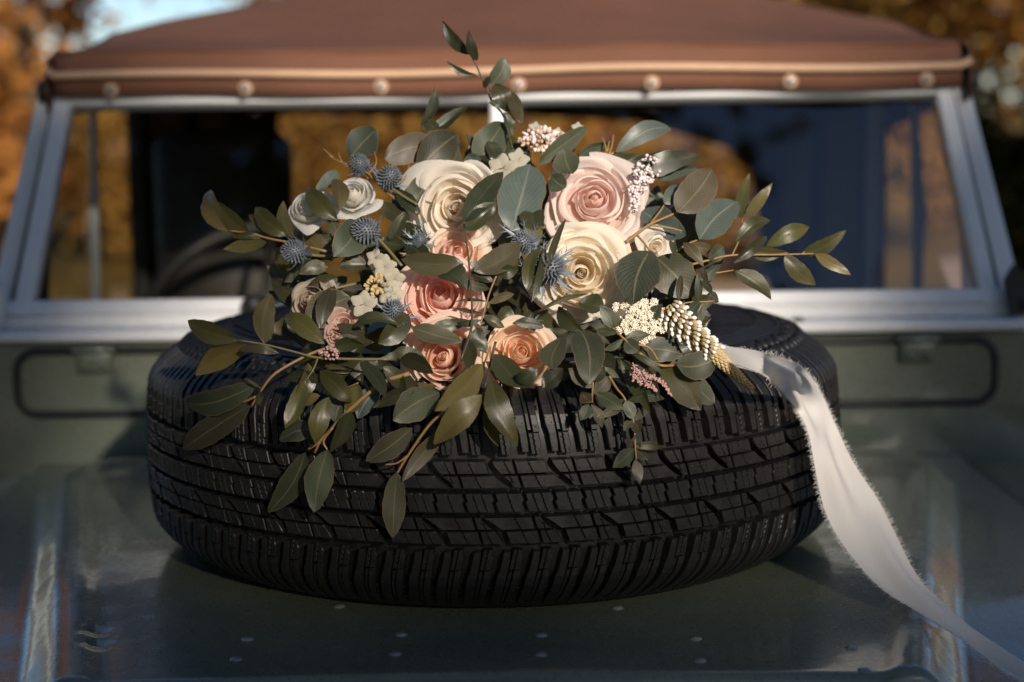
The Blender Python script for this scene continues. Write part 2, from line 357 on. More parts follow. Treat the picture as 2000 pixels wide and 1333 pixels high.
# ------------------------------------------------------------------ trees
def leafcloud(name, centers, sig, n, size, mat, parent, seed, thick=0.5):
    rg = np.random.RandomState(seed); k = len(centers); C = np.array(centers)
    idx = rg.randint(0, k, n); pos = C[idx] + rg.normal(0, 1, (n, 3)) * np.array(sig)
    pos[:, 2] = np.maximum(pos[:, 2], 0.12)
    d1 = rg.normal(0, 1, (n, 3)); d1 /= np.linalg.norm(d1, axis=1)[:, None]
    d2 = np.cross(d1, rg.normal(0, 1, (n, 3))); d2 /= np.linalg.norm(d2, axis=1)[:, None]
    sz = size * rg.uniform(0.6, 1.3, (n, 1))
    bend = np.cross(d1, d2) * sz * 0.18
    v = np.stack([pos - d1 * sz, pos - d2 * sz * thick + bend, pos + d1 * sz, pos + d2 * sz * thick + bend], 1).reshape(-1, 3)
    base = np.array(WL[parent.name]); me = bpy.data.meshes.new(name)
    me.vertices.add(4 * n); me.vertices.foreach_set('co', (v - base).astype(np.float32).ravel())
    me.loops.add(4 * n); me.loops.foreach_set('vertex_index', np.arange(4 * n, dtype=np.int32))
    me.polygons.add(n); me.polygons.foreach_set('loop_start', np.arange(0, 4 * n, 4, dtype=np.int32))
    me.update(calc_edges=True)
    cl = rg.uniform(0, 1, k)
    lv = np.clip(cl[idx] * 0.6 + rg.uniform(0, 1, n) * 0.45, 0, 1)
    a = me.attributes.new('leafv', 'FLOAT', 'POINT'); a.data.foreach_set('value', np.repeat(lv, 4).astype(np.float32))
    me.materials.append(mat)
    return put(name, me, parent, WL[parent.name])
def tree(name, label, cat, x, y, h, rad, low, mat, n, size, seed, group=None, clumps=34, sig=None, trunk=0.16):
    rg = random.Random(seed); t = empty(name, (x, y, 0)); tag(t, label, cat, group)
    cs = []
    while len(cs) < clumps:
        a, b, c = rg.uniform(-1, 1), rg.uniform(-1, 1), rg.uniform(-1, 1)
        q = a * a + b * b + c * c
        if q < 1 and q > 0.12:
            cs.append((x + a * rad, y + b * rad, low + (h - low) * (c + 1) / 2))
    b = MB(); top = h * 0.8
    tp = [(x + rg.uniform(-.1, .1) * i, y + rg.uniform(-.1, .1) * i, top * i / 6) for i in range(7)]
    b.tube(tp, [trunk * (1 - 0.12 * i) for i in range(7)], 9)
    for c in cs:
        i = min(5, max(1, int(c[2] / top * 6) - 1)); s = Vector(tp[i]); e = Vector(c); m = (s + e) / 2 + Vector((0, 0, 0.15))
        b.tube([s, m, e], [trunk * 0.32, trunk * 0.2, 0.012], 5)
    b.build('trunk', M['bark'], t)
    s = sig or rad * 0.22
    leafcloud('crown', cs, (s, s, s * 0.8), n, size, mat, t, seed)
    return t
BK = 'autumn trees behind the vehicle'
tree('autumn_tree', 'copper leaved tree left of the sky gap beyond the windscreen post', 'tree', -5.6, 13.0, 7.0, 2.0, 0.3, M['fol_orange'], 9000, 0.10, 11, BK, 44)
tree('autumn_tree', 'tall dark brown tree standing far behind the driver side door', 'tree', -8.6, 20.0, 9.0, 3.0, 0.4, M['fol_brown'], 9000, 0.14, 12, BK, 44)
tree('autumn_tree', 'orange tree seen above the middle of the canvas roof', 'tree', 0.6, 24.0, 9.0, 3.4, 0.3, M['fol_orange'], 12000, 0.15, 13, BK, 50)
tree('autumn_tree', 'orange tree rising over the roof beside the sky gap', 'tree', -2.6, 27.0, 8.0, 1.9, 0.2, M['fol_orange'], 8000, 0.15, 14, BK, 40)
tree('autumn_tree', 'golden orange tree over the roof on the passenger side', 'tree', 4.2, 19.0, 8.0, 2.3, 0.2, M['fol_gold'], 12000, 0.12, 15, BK, 50)
tree('autumn_tree', 'sparse dark tree with sky showing through beyond the passenger side post', 'tree', 6.2, 14.5, 8.0, 2.0, 0.4, M['fol_brown'], 7000, 0.09, 16, BK, 40)
tree('autumn_tree', 'rust coloured low tree just past the passenger side post', 'tree', 5.3, 10.5, 3.0, 1.1, 0.1, M['fol_orange'], 6000, 0.08, 17, BK, 30)
tree('autumn_tree', 'far dark green tree behind the sparse tree on the passenger side', 'tree', 10.5, 26.0, 11.0, 3.6, 0.4, M['fol_green'], 9000, 0.16, 18, BK, 44)
tree('autumn_tree', 'thin copper tree partly hiding the sky gap beside the roof corner', 'tree', -4.7, 15.0, 6.0, 0.75, 0.3, M['fol_brown'], 1500, 0.10, 19, BK, 16)
SH = 'low golden shrubs in the meadow'
for i, (x, y, h, r, mt, lb) in enumerate([
        (-4.3, 17.0, 1.7, 1.1, 'fol_gold', 'golden shrub seen through the driver side window'),
        (-0.9, 15.5, 2.1, 1.5, 'fol_gold', 'golden shrub seen behind the left half of the windscreen'),
        (1.1, 16.5, 1.9, 1.4, 'fol_orange', 'orange shrub seen past the middle post of the windscreen'),
        (2.6, 15.0, 2.0, 1.2, 'fol_gold', 'golden shrub seen through the passenger half of the windscreen'),
        (3.9, 12.5, 1.6, 0.9, 'fol_green', 'olive green shrub seen through the passenger side window')]):
    tree('shrub', lb, 'shrub', x, y, h, r, 0.05, M[mt], 6000, 0.075, 40 + i, SH, 30, trunk=0.06)
wd = empty('far_woodland', (0, 60, 0)); tag(wd, 'far belt of autumn woodland closing off the meadow', 'woodland', kind='stuff')
rg = random.Random(5); cs = []
for i in range(420):
    x = rg.uniform(-60, 60); hh = 3.0 if -17 < x < -8.5 else 7.5
    cs.append((x, 62 + rg.uniform(-5, 5), rg.uniform(0.3, 1) ** 0.8 * hh))
leafcloud('foliage', cs, (1.0, 1.0, 0.7), 26000, 0.33, M['fol_orange'], wd, 77)
tag(wd.children[0], kind='stuff')
BC = 'trees behind the photographer'
tree('tall_tree', 'tall dark tree whose crown is mirrored in the windscreen', 'tree', -3.4, -9.5, 16.0, 4.7, 2.5, M['fol_green'], 15000, 0.19, 21, BC, 70, sig=0.85, trunk=0.3)
tree('tall_tree', 'second tall dark tree mirrored at the edge of the windscreen', 'tree', 24.0, -13.0, 15.0, 3.0, 2.5, M['fol_green'], 12000, 0.18, 22, BC, 60, sig=0.7, trunk=0.28)
tree('tall_tree', 'broad brown tree standing behind the photographer towards the driver side', 'tree', -12.0, -6.5, 11.0, 4.2, 1.5, M['fol_brown'], 10000, 0.19, 23, BC, 50, sig=0.8, trunk=0.26)
tree('tall_tree', 'broad brown tree standing beside the vehicle on the passenger side', 'tree', 17.5, -4.0, 10.0, 4.2, 1.5, M['fol_brown'], 10000, 0.19, 24, BC, 50, sig=0.8, trunk=0.26)
tree('tall_tree', 'broad dark tree standing beside the vehicle on the driver side', 'tree', -11.0, 3.5, 12.0, 4.0, 1.5, M['fol_green'], 10000, 0.19, 25, BC, 50, sig=0.8, trunk=0.26)
# unseen shrub added behind the camera to keep low sun off the bonnet
SX, SZ = -1.31, -0.20
sh = empty('sun_blocking_shrub', (4.6 + SX, -9.0, 0)); tag(sh, 'unseen shrub added to keep the low sun off the bonnet', 'shrub')
b = MB(); cs = []; edge = []
rg = random.Random(31)
def shrub_top(x): return interp(x, [2.0, 3.6, 3.85, 4.0, 4.45, 4.78, 5.3, 5.42, 5.9, 6.4], [5.9, 5.75, 5.35, 4.92, 4.90, 4.82, 4.82, 5.5, 5.6, 5.2])  # top outline shaped to set where the cast shadow ends
for i in range(20):
    x = 2.0 + 4.6 * i / 19; top = shrub_top(x)
    b.tube([(x, -9.0, 0), (x + rg.uniform(-.1, .1), -9.0, 2.2), (x, -9.0, top - 0.15)], [0.06, 0.045, 0.012], 6)
    for k in range(16): cs.append((x + rg.uniform(-.1, .1), -9.0 + rg.uniform(-.35, .35), 0.3 + (top - 0.72) * k / 15))
for i in range(420):
    x = rg.uniform(2.0, 6.6); edge.append((x, -9.0 + rg.uniform(-.3, .3), shrub_top(x) - 0.13 - rg.uniform(0, .45)))
for x0, x1, z0, z1 in ((3.85, 4.19, 5.38, 5.68), (5.46, 5.72, 5.44, 5.68)):                   # shoots added above the dense part to shade the windscreen posts
    for k in range(40): edge.append((rg.uniform(x0, x1), -9.0 + rg.uniform(-.3, .3), rg.uniform(z0, z1)))
    for k in range(3): b.tube([(x0 + (x1 - x0) * k / 2, -9.0, 4.6), (x0 + (x1 - x0) * k / 2 + .02, -9.0, z1)], [0.012, 0.006], 5)
b.v = [v + Vector((SX, 0, SZ if v.z > 1 else 0)) for v in b.v]; cs, edge = [[(x + SX, y, z + SZ) for x, y, z in q] for q in (cs, edge)]
b.build('stem', M['bark'], sh)
leafcloud('crown', cs + edge * 2, (0.06, 0.12, 0.055), 42000, 0.07, M['fol_green'], sh, 32)

# ------------------------------------------------------------------ vehicle
V = empty('off_road_vehicle', (0, 1.0, 0))
tag(V, 'sage green off road vehicle with brown canvas roof and flat split windscreen', 'vehicle')
# bonnet: one pressed sheet with a raised rounded plateau
def hw(Y): return 0.43 + (Y + 0.45) * 0.245
def bonnet_z(X, Y):
    rr = 0.15; qx = abs(X) - (hw(Y) - rr); qy = Y - (0.445 - rr)
    d = math.hypot(max(qx, 0), max(qy, 0)) + min(max(qx, qy), 0) - rr
    z = HOOD - 0.028 + 0.034 * (1 - smoothstep(-0.050, 0.0, d)) - 0.006 * smoothstep(0.062, 0.085, -d)
    z += 0.010 * smoothstep(0.47, 0.53, Y) * (1 if d > 0 else 1)
    z -= 0.010 * (X / 0.45) ** 2 * smoothstep(-0.2, -0.44, Y)
    for dx, dy, a in ((-0.372, -0.372, .0030), (-0.362, -0.408, .0030), (0.405, -0.375, .0015)):
        z -= a * math.exp(-((X - dx) ** 2 + (Y - dy) ** 2) / 0.012 ** 2)
    return z
xs = np.linspace(-0.66, 0.66, 221); ys = np.concatenate([np.linspace(0.535, -0.512, 174)])
b = MB(); rows = [[(x, y, bonnet_z(x, y)) for x in xs] for y in ys]
ye = ys[-1]
for k in range(1, 6):
    a = k / 5 * math.pi / 2
    rows.append([(x, ye - 0.012 * math.sin(a), bonnet_z(x, ye) - 0.012 * (1 - math.cos(a))) for x in xs])
rows.append([(x, ye - 0.012, bonnet_z(x, ye) - 0.05) for x in xs])
b.grid(rows)
b.v, b.f = b.v, [tuple(reversed(f)) for f in b.f]
bonnet = b.build('bonnet', M['paint'], V)
rv = MB(); rv.lathe([(0.0001, 0.0028), (0.003, 0.0026), (0.0052, 0.0016), (0.0064, 0.0)], n=14)
rvm = bpy.data.meshes.new('rivet'); rvm.from_pydata([tuple(v) for v in rv.v], [], rv.f); finish(rvm, M['rivet'])
for px, py in ((484, 1249), (462, 1288), (784, 1240), (772, 1278), (1057, 1241), (1056, 1279), (1358, 1248), (1366, 1291), (1663, 1267), (1688, 1310), (1206, 1188), (663, 1185)):
    q = at_z(px, py, HOOD); q = at_z(px, py, bonnet_z(q.x, q.y)); q = at_z(px, py, bonnet_z(q.x, q.y))
    put('rivet', rvm, bonnet, (q.x, q.y, bonnet_z(q.x, q.y) - 0.0005))
# front panel and wings
b = MB(); b.box((-0.44, -0.40, 0.55), (0.44, -0.36, 1.055), 0.008); b.build('front_panel', M['paint'], V)
b = MB()
for k in range(9): b.box((-0.36, -0.412, 0.62 + k * 0.045), (0.36, -0.4005, 0.645 + k * 0.045), 0.004)
b.build('grille', M['black'], V)
M['tank'] = m_plain('bumper_paint', (0.16, 0.075, 0.05), 0.5, var=0.3)
for s in (-1, 1):
    b = MB(); b.box((min(s * 0.664, s * 0.84), -0.62, 0.60), (max(s * 0.664, s * 0.84), 0.62, 1.075), 0.02)
    b.box((min(s * 0.445, s * 0.66), -0.62, 0.60), (max(s * 0.445, s * 0.66), -0.532, 1.03), 0.02); b.build('wing', M['paint'], V)
b = MB(); b.box((-0.442, -0.64, 0.72), (0.442, -0.532, 1.035), 0.02); b.build('front_apron', M['tank'], V)
# bulkhead with two vent flaps
b = MB(); b.grid([[(x * k, y, z) for x in np.linspace(-0.80, 0.80, 21)] for y, z, k in ((0.50, 1.05, 1.0), (0.50, 1.16, 1.0), (0.505, 1.262, 0.955), (0.53, 1.266, 0.955), (0.60, 1.266, 0.955))])
b.v, b.f = b.v, b.f
bulk = b.build('bulkhead', M['paint'], V, smooth=False)
for s in (-1, 1):
    x0, x1, z0, z1, rr = 0.045, 0.695, 1.166, 1.250, 0.026
    def rrect(o=0.0):
        pts = []
        for cx, cz, a0 in ((x1 - rr, z1 - rr, 0), (x0 + rr, z1 - rr, 90), (x0 + rr, z0 + rr, 180), (x1 - rr, z0 + rr, 270)):
            for k in range(7):
                a = R(a0 + 15 * k); pts.append((s * (cx + (rr + o) * math.cos(a)), cz + (rr + o) * math.sin(a)))
        return pts
    pts = rrect(-0.002); b = MB()
    b.grid([[(x, y, z) for x, z in pts] for y in (0.512, 0.494)], True); b.poly([(x, 0.494, z) for x, z in (pts if s < 0 else pts[::-1])][::-1])
    fl = b.build('vent_flap', M['paint'], V, smooth=False)
    b = MB(); pp = [(x, 0.4955, z) for x, z in rrect(0.003)]; b.tube(pp + [pp[0], pp[1]], 0.0062, 8, False); b.build('rubber_seal', M['seal'], fl)
    for hx in (0.585, 0.16):
        b = MB(); cx = s * hx
        b.box((cx - 0.026, 0.484, 1.222), (cx + 0.026, 0.4938, 1.262), 0.003)
        b.tube([(cx - 0.03, 0.487, 1.256), (cx + 0.03, 0.487, 1.256)], 0.007, 8)
        for dx in (-0.013, 0.013): b.lathe([(0.0001, 0.004), (0.004, 0.003), (0.006, 0.0)], (cx + dx, 0.4838, 1.234), 10, (0, -1, 0))
        b.build('hinge', M['paint'], fl)
# windscreen
YB, YT, ZB, ZT = 0.55, 0.68, 1.318, 1.600
def W(x, t, off=0.0):
    n = Vector((0, -(ZT - ZB), YT - YB)).normalized()
    return Vector((x, YB + (YT - YB) * t, ZB + (ZT - ZB) * t)) + n * off
wf = MB()
wf.bar(W(-0.735, -0.04), W(0.735, -0.04), 0.022, 0.034, W(0, 1) - W(0, 0))
wf.box((-0.745, 0.487, 1.2665), (0.745, 0.60, 1.282), 0.004)
wf.box((-0.738, 0.530, 1.2825), (0.738, 0.60, 1.300), 0.003)
wf.bar(W(-0.668, 1.03), W(0.668, 1.03), 0.026, 0.032, W(0, 1) - W(0, 0))
for s in (-1, 1):
    wf.bar(W(s * 0.698, -0.08), W(s * 0.658, 1.06), 0.026, 0.036, (1, 0, 0))
frame = wf.build('windscreen_frame', M['frame'], V, smooth=False)
b = MB(); b.bar(W(-0.008, 0.01), W(-0.008, 0.99), 0.022, 0.028, (1, 0, 0)); b.build('centre_post', M['frame'], V, smooth=False)
for s in (-1, 1):
    b = MB(); b.bar(W(s * 0.740, -0.10, -0.035), W(s * 0.690, 1.05, -0.035), 0.034, 0.05, (1, 0, 0)); b.build('door_pillar', M['frame'], V, smooth=False)
    b = MB(); b.bar(W(s * 0.7165, -0.06, -0.01), W(s * 0.674, 1.03, -0.01), 0.007, 0.03, (1, 0, 0), 0.001); b.build('pillar_gap_strip', M['seal'], V, smooth=False)  # black strip standing in for the dark gap beside the post
    b = MB(); x0, x1 = (-0.686, -0.0195) if s < 0 else (0.0035, 0.686)
    xa, xb = (-0.646, -0.0195) if s < 0 else (0.0035, 0.646)
    lo = [W(x0, 0.012), W(x1, 0.012), W(xb, 0.988), W(xa, 0.988)]; b.poly(lo)
    b.build('glass_pane', M['glass'], V, smooth=False)
    b = MB(); pl = [(0.758, 1.285), (0.722, 1.285), (0.712, 1.335), (0.724, 1.358), (0.742, 1.345), (0.765, 1.31)]
    for y in (0.505, 0.515): b.poly([(s * x, y, z) for x, z in pl])
    b.grid([[(s * x, y, z) for x, z in pl] for y in (0.505, 0.515)], True)
    br = b.build('windscreen_bracket', M['frame'] if s < 0 else M['black'], V, smooth=False)  # right plate coloured black in place of the shade on it
    b = MB(); b.lathe([(0.0001, 0.006), (0.006, 0.005), (0.009, 0)], (s * 0.741, 0.5048, 1.302), 10, (0, -1, 0)); b.build('bolt', M['black'], br)
wb = MB()
for k in range(3): wb.box((0.352 + k * 0.030, 0.500, 1.2815), (0.366 + k * 0.030, 0.515, 1.2865), 0.001)
wb.build('drain_slots', M['black'], V)
wp = MB(); q = W(-0.36, -0.06, 0.02); e1 = W(-0.12, 0.05, 0.012)
wp.lathe([(0.0001, 0.03), (0.012, 0.028), (0.018, 0.01), (0.024, -0.01)], q, 14, (0, -1, 0.4)); wp.tube([q + Vector((0, -.02, .008)), (q + e1) / 2 + Vector((0, -.02, .01)), e1], [.005, .004, .003], 6)
wo_ = wp.build('wiper', M['black'], V); wp = MB(); wp.tube([W(-0.22, 0.05, 0.008), W(-0.03, 0.05, 0.008)], 0.004, 5); wp.build('blade', M['black'], wo_)
# canvas roof
ym = [0.690, 0.70, 0.76, 0.90, 1.05, 1.2, 1.35, 1.45, 1.55, 1.8, 2.1, 2.4, 2.62]
def roof_z(x, y):
    u = x / 0.73; hoop = interp(y, [0.69, 0.76, 1.05, 1.45, 2.0, 2.62], [0.0, 0.010, 0.055, 0.115, 0.11, 0.11])
    sag = 0.016 * math.sin(u * 5 + 1) * math.sin((y - 0.7) * 4) + 0.006 * math.sin(u * 13 + y * 5) * smoothstep(.7, 1.0, y)
    return 1.682 + hoop * (1 - abs(u) ** 2.0) + 0.050 * smoothstep(0.7, 1.45, y) + sag * (1 - u * u)
xsr = np.linspace(-0.674, 0.674, 49)
b = MB(); rows = []
for z, y in ((1.612, 0.652), (1.63, 0.650), (1.65, 0.653), (1.668, 0.660), (1.678, 0.668)):
    rows.append([(x, y + 0.004 * math.sin(x * 23), z + 0.003 * math.sin(x * 9)) for x in xsr])
for y in ym: rows.append([(x * (1 + 0.045 * smoothstep(0.7, 1.3, y)), y, roof_z(x, y)) for x in xsr])
b.grid(rows)
for s in (-1, 1):       # rolled side edge
    e = [(s * 0.674 * (1 + 0.045 * smoothstep(0.7, 1.3, y)), y, roof_z(s * 0.674, y)) for y in [0.668] + ym]
    b.grid([[(x + s * dx, y, z - dz) for x, y, z in e] for dx, dz in ((0, 0), (0.014, 0.012), (0.018, 0.035), (0.016, 0.09))])
roof = b.build('canvas_roof', M['canvas'], V)
md = roof.modifiers.new('thickness', 'SOLIDIFY'); md.thickness = 0.003
b = MB(); b.tube([(-0.690, 0.69, 1.655), (-0.684, 0.655, 1.650)] + [(x, 0.6435 + 0.004 * math.sin(x * 23), 1.6435 + 0.003 * math.sin(x * 9)) for x in np.linspace(-0.67, 0.67, 40)] + [(0.684, 0.652, 1.648), (0.692, 0.69, 1.655)], 0.0062, 8)
b.build('piping', M['rope'], roof)
b = MB(); b.tube([(x, 0.6665 + 0.002 * math.sin(x * 23), 1.6785 + 0.003 * math.sin(x * 9)) for x in np.linspace(-0.67, 0.67, 40)], 0.0022, 6); b.build('seam', M['canvas'], roof)
for px in (190, 452, 716, 985, 1245, 1515, 1782):
    q = at(px, 165, 0.65); b = MB(); c = (q.x, 0.6475 + 0.004 * math.sin(q.x * 23), 1.6225)
    b.lathe([(0.0105, -0.004), (0.0105, 0.001), (0.008, 0.002), (0.0001, 0.0022)], c, 16, (0, -1, 0)); st = b.build('stud_tab', M['rope'], roof)
    b = MB(); b.lathe([(0.0065, 0.002), (0.006, 0.0042), (0.005, 0.0048), (0.0001, 0.0048)], c, 14, (0, -1, 0)); b.lathe([(0.0022, 0.0045), (0.002, 0.009), (0.0001, 0.0092)], c, 10, (0, -1, 0)); b.build('stud', M['chrome'], st)
for s in (-1, 1):
    b = MB(); b.lathe([(0.0001, 0.012), (0.014, 0.010), (0.018, 0.0), (0.014, -0.012), (0.0001, -0.016)], (s * 0.698, 0.69, 1.622), 12, (s, -0.5, 0)); b.build('corner_boot', M['black'], roof)
# side canvas, hoops, rear valance
for s in (-1, 1):
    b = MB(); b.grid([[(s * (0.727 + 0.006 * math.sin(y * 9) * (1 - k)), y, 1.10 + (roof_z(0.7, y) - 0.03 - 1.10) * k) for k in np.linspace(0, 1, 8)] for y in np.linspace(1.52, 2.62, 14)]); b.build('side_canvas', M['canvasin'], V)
    d = MB(); x = s * 0.728
    d.bar((x, 0.66, 1.20), (x, 1.50, 1.20), 0.03, 0.035, (0, 0, 1)); d.bar((x * 0.965, 0.74, 1.598), (x, 1.50, 1.612), 0.026, 0.03, (0, 0, 1)); d.bar((x, 1.485, 1.2), (x, 1.485, 1.61), 0.03, 0.03, (0, 1, 0)); d.bar((x, 0.715, 1.21), (x * 0.97, 0.755, 1.60), 0.022, 0.024, (0, 1, 0))
    door = d.build('door', M['frame'] if s > 0 else M['black'], V, smooth=False)
    d = MB(); d.box((min(x - .02, x + .02), 0.64, 0.62), (max(x - .02, x + .02), 1.50, 1.185), 0.01); d.build('door_skin', M['paint'], door)
    d = MB(); d.bar((x, 1.10, 1.21), (x * 0.985, 1.10, 1.60), 0.012, 0.014, (0, 1, 0), 0.002); d.build('window_divider', M['frame'], door, smooth=False)
    d = MB(); d.poly([(x, 0.73, 1.215), (x, 1.472, 1.215), (x, 1.472, 1.598), (x * 0.97, 0.765, 1.588)]); d.build('window_glass', M['glass'], door, smooth=False)
    d = MB(); d.box((min(s * 0.68, s * 0.76), 1.51, 0.62), (max(s * 0.68, s * 0.76), 2.64, 1.10), 0.015); d.build('tub_side', M['paint'], V)
b = MB(); xs2 = np.linspace(-0.74, 0.74, 31)
b.grid([[(x, 2.62, z0 + (roof_z(x, 2.62) - z0) * k) for x, z0 in zip(xs2, [interp(x, [-0.74, -0.64, -0.62, 0, 0.35, 0.60, 0.655, 0.66, 0.74], [1.1, 1.1, 1.578, 1.57, 1.545, 1.47, 1.40, 1.1, 1.1]) for x in xs2])] for k in (0, 0.5, 1)])
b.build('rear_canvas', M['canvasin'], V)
for y in (1.50, 2.05):
    b = MB(); b.tube([(-0.712, y, 1.1), (-0.712, y, 1.60)] + [(x, y, roof_z(x, y) - 0.018) for x in np.linspace(-0.66, 0.66, 15)] + [(0.712, y, 1.60), (0.712, y, 1.1)], 0.014, 8); b.build('roof_hoop', M['black'], V)
b = MB(); b.box((-0.675, 0.56, 1.05), (0.675, 0.86, 1.262), 0.02); b.build('dashboard', M['black'], V)
b = MB(); b.box((-0.70, 0.55, 0.60), (0.70, 2.62, 0.66), 0.01); b.box((-0.675, 1.50, 0.66), (0.675, 1.53, 1.02), 0.008); b.build('floor_pan', M['black'], V)
sw = MB(); c = Vector((-0.42, 1.02, 1.23)); ax = Vector((0, -0.75, 0.66)).normalized(); a = Vector((1, 0, 0)); bb = ax.cross(a)
sw.tube([c + (a * math.cos(2 * math.pi * k / 40) + bb * math.sin(2 * math.pi * k / 40)) * 0.205 for k in range(42)], 0.013, 8, False)
whl = sw.build('steering_wheel', M['black'], V)
s2 = MB()
for k in range(3):
    an = R(90 + 120 * k); s2.tube([c, c + (a * math.cos(an) + bb * math.sin(an)) * 0.2], 0.008, 6)
s2.lathe([(0.03, -0.02), (0.035, 0.0), (0.02, 0.01), (0.0001, 0.012)], c, 14, ax); s2.tube([c, c - ax * 0.4], 0.02, 8); s2.build('spokes', M['black'], whl)
for x0, x1, z1 in ((-0.675, -0.415, 1.555), (0.20, 0.62, 1.16)):
    b = MB(); b.box((x0, 1.36, 0.95), (x1, 1.47, z1), 0.03); st = b.build('seat_back', M['seat'], V)
    b = MB(); b.box((x0, 0.98, 0.86), (x1, 1.40, 0.965), 0.03); b.box((x0 + .02, 1.0, 0.655), (x1 - .02, 1.36, 0.865), 0.01); b.build('cushion', M['seat'], st)
for s in (-1, 1):
    for y in (-0.12, 2.1):
        b = MB(); c = (s * 0.66, y, 0.375); b.lathe([(0.20, -0.11), (0.33, -0.115), (0.37, -0.08), (0.376, 0.0), (0.37, 0.08), (0.33, 0.115), (0.20, 0.11)], c, 36, (1, 0, 0), True); wh = b.build('wheel', M['rubber'], V)
        b = MB(); b.lathe([(0.0001, 0.03), (0.08, 0.04), (0.17, 0.02), (0.205, 0.09), (0.205, -0.09), (0.17, 0.0), (0.0001, 0.01)], c, 28, (s, 0, 0)); b.build('rim', M['paint'], wh)
b = MB(); b.box((-0.60, -0.12 - .05, 0.33), (0.60, -0.12 + .05, 0.42), 0.02); b.box((-0.60, 2.05, 0.33), (0.60, 2.15, 0.42), 0.02); b.box((-0.45, -0.55, 0.42), (-0.35, 2.6, 0.602), 0.01); b.box((0.35, -0.55, 0.42), (0.45, 2.6, 0.602), 0.01); b.build('chassis', M['black'], V)

for o in V.children:                                # the cab sits a little off the bonnet's middle
    if o.name.split('.')[0] not in ('bonnet', 'wing', 'front_panel', 'front_apron', 'grille', 'wheel', 'chassis'): o.location.x += 0.021 if o.name.startswith('canvas_roof') else 0.013
# ------------------------------------------------------------------ spare tyre
TR, TZ, TH = 0.388, HOOD - 0.004, 0.242
TC = TZ + TH / 2
T = empty('spare_tyre', (0, 0, TZ)); tag(T, 'black all terrain spare tyre lying flat on the bonnet', 'tyre')
def crown(v):                                   # outer radius of the tread blocks at height v from the mid line
    a = abs(v); r = TR - 0.005 * (a / 0.075) ** 2
    if a > 0.070: r -= 0.034 * ((a - 0.070) / 0.040) ** 2
    return r
half = [(0.215, 0.085), (0.222, 0.098), (0.236, 0.106), (0.262, 0.114), (0.290, 0.1172), (0.2935, 0.1172), (0.295, 0.1188), (0.2985, 0.1188), (0.300, 0.1168), (0.320, 0.1135), (0.336, 0.107), (0.347, 0.097), (0.3585, 0.082), (0.3665, 0.066), (0.3690, 0.045), (0.3700, 0.02)]
half = [(r + (0.005 if r > 0.36 else 0.008 if r > 0.33 else 0.004 if r > 0.3 else 0), z * 0.242 / 0.235) for r, z in half]
prof = [(r, z) for r, z in half] + [(0.3753, 0.0)] + [(r, -z) for r, z in reversed(half)]
b = MB(); b.lathe([(r, z + TC) for r, z in prof], (0, 0, 0), 160); b.v, b.f = b.v, [tuple(reversed(f)) for f in b.f]
b.build('carcass', M['rubber'], T)
NP = 88; PU = 2 * math.pi * TR / NP
def strip(mb, vs_, ul, ur, h0, h1, bev=0.0007):
    """a raised rubber block: left and right edges ul(v), ur(v); height from h0 to h1 below/above the crown"""
    def P(u, v, h):
        r = crown(v) - 0.010 + h; a = u / TR - math.pi / 2
        # past the shoulder the normal leans over
        return Vector((r * math.cos(a), r * math.sin(a), TC + v))
    rows = []
    for i, v in enumerate(vs_):
        vi = v + (bev if i == 0 else -bev if i == len(vs_) - 1 else 0) * (1 if vs_[-1] > vs_[0] else -1)
        l, r_ = ul[i], ur[i]
        rows.append([P(l, v, h0 - 0.003), P(l, v, h1 - bev), P(l + bev, vi, h1), P(r_ - bev, vi, h1), P(r_, v, h1 - bev), P(r_, v, h0 - 0.003)])
    b0 = mb.grid(rows); n = len(rows)
    mb.f.append(tuple(b0 + k for k in (5, 4, 3, 2, 1, 0))); e = b0 + (n - 1) * 6
    mb.f.append(tuple(e + k for k in range(6)))
def nib(mb, u, v, h=0.0102):
    r = crown(v) - 0.010 + h; a = u / TR - math.pi / 2; n = Vector((math.cos(a), math.sin(a), 0))
    mb.lathe([(0.00075, -0.0004), (0.0006, 0.0006), (0.0001, 0.0008)], Vector((r * n.x, r * n.y, TC + v)), 6, n)
mm = 0.001
def zig(u0, v, k, amp=0.5): return u0 + amp * mm * (1 if k % 2 else -1)
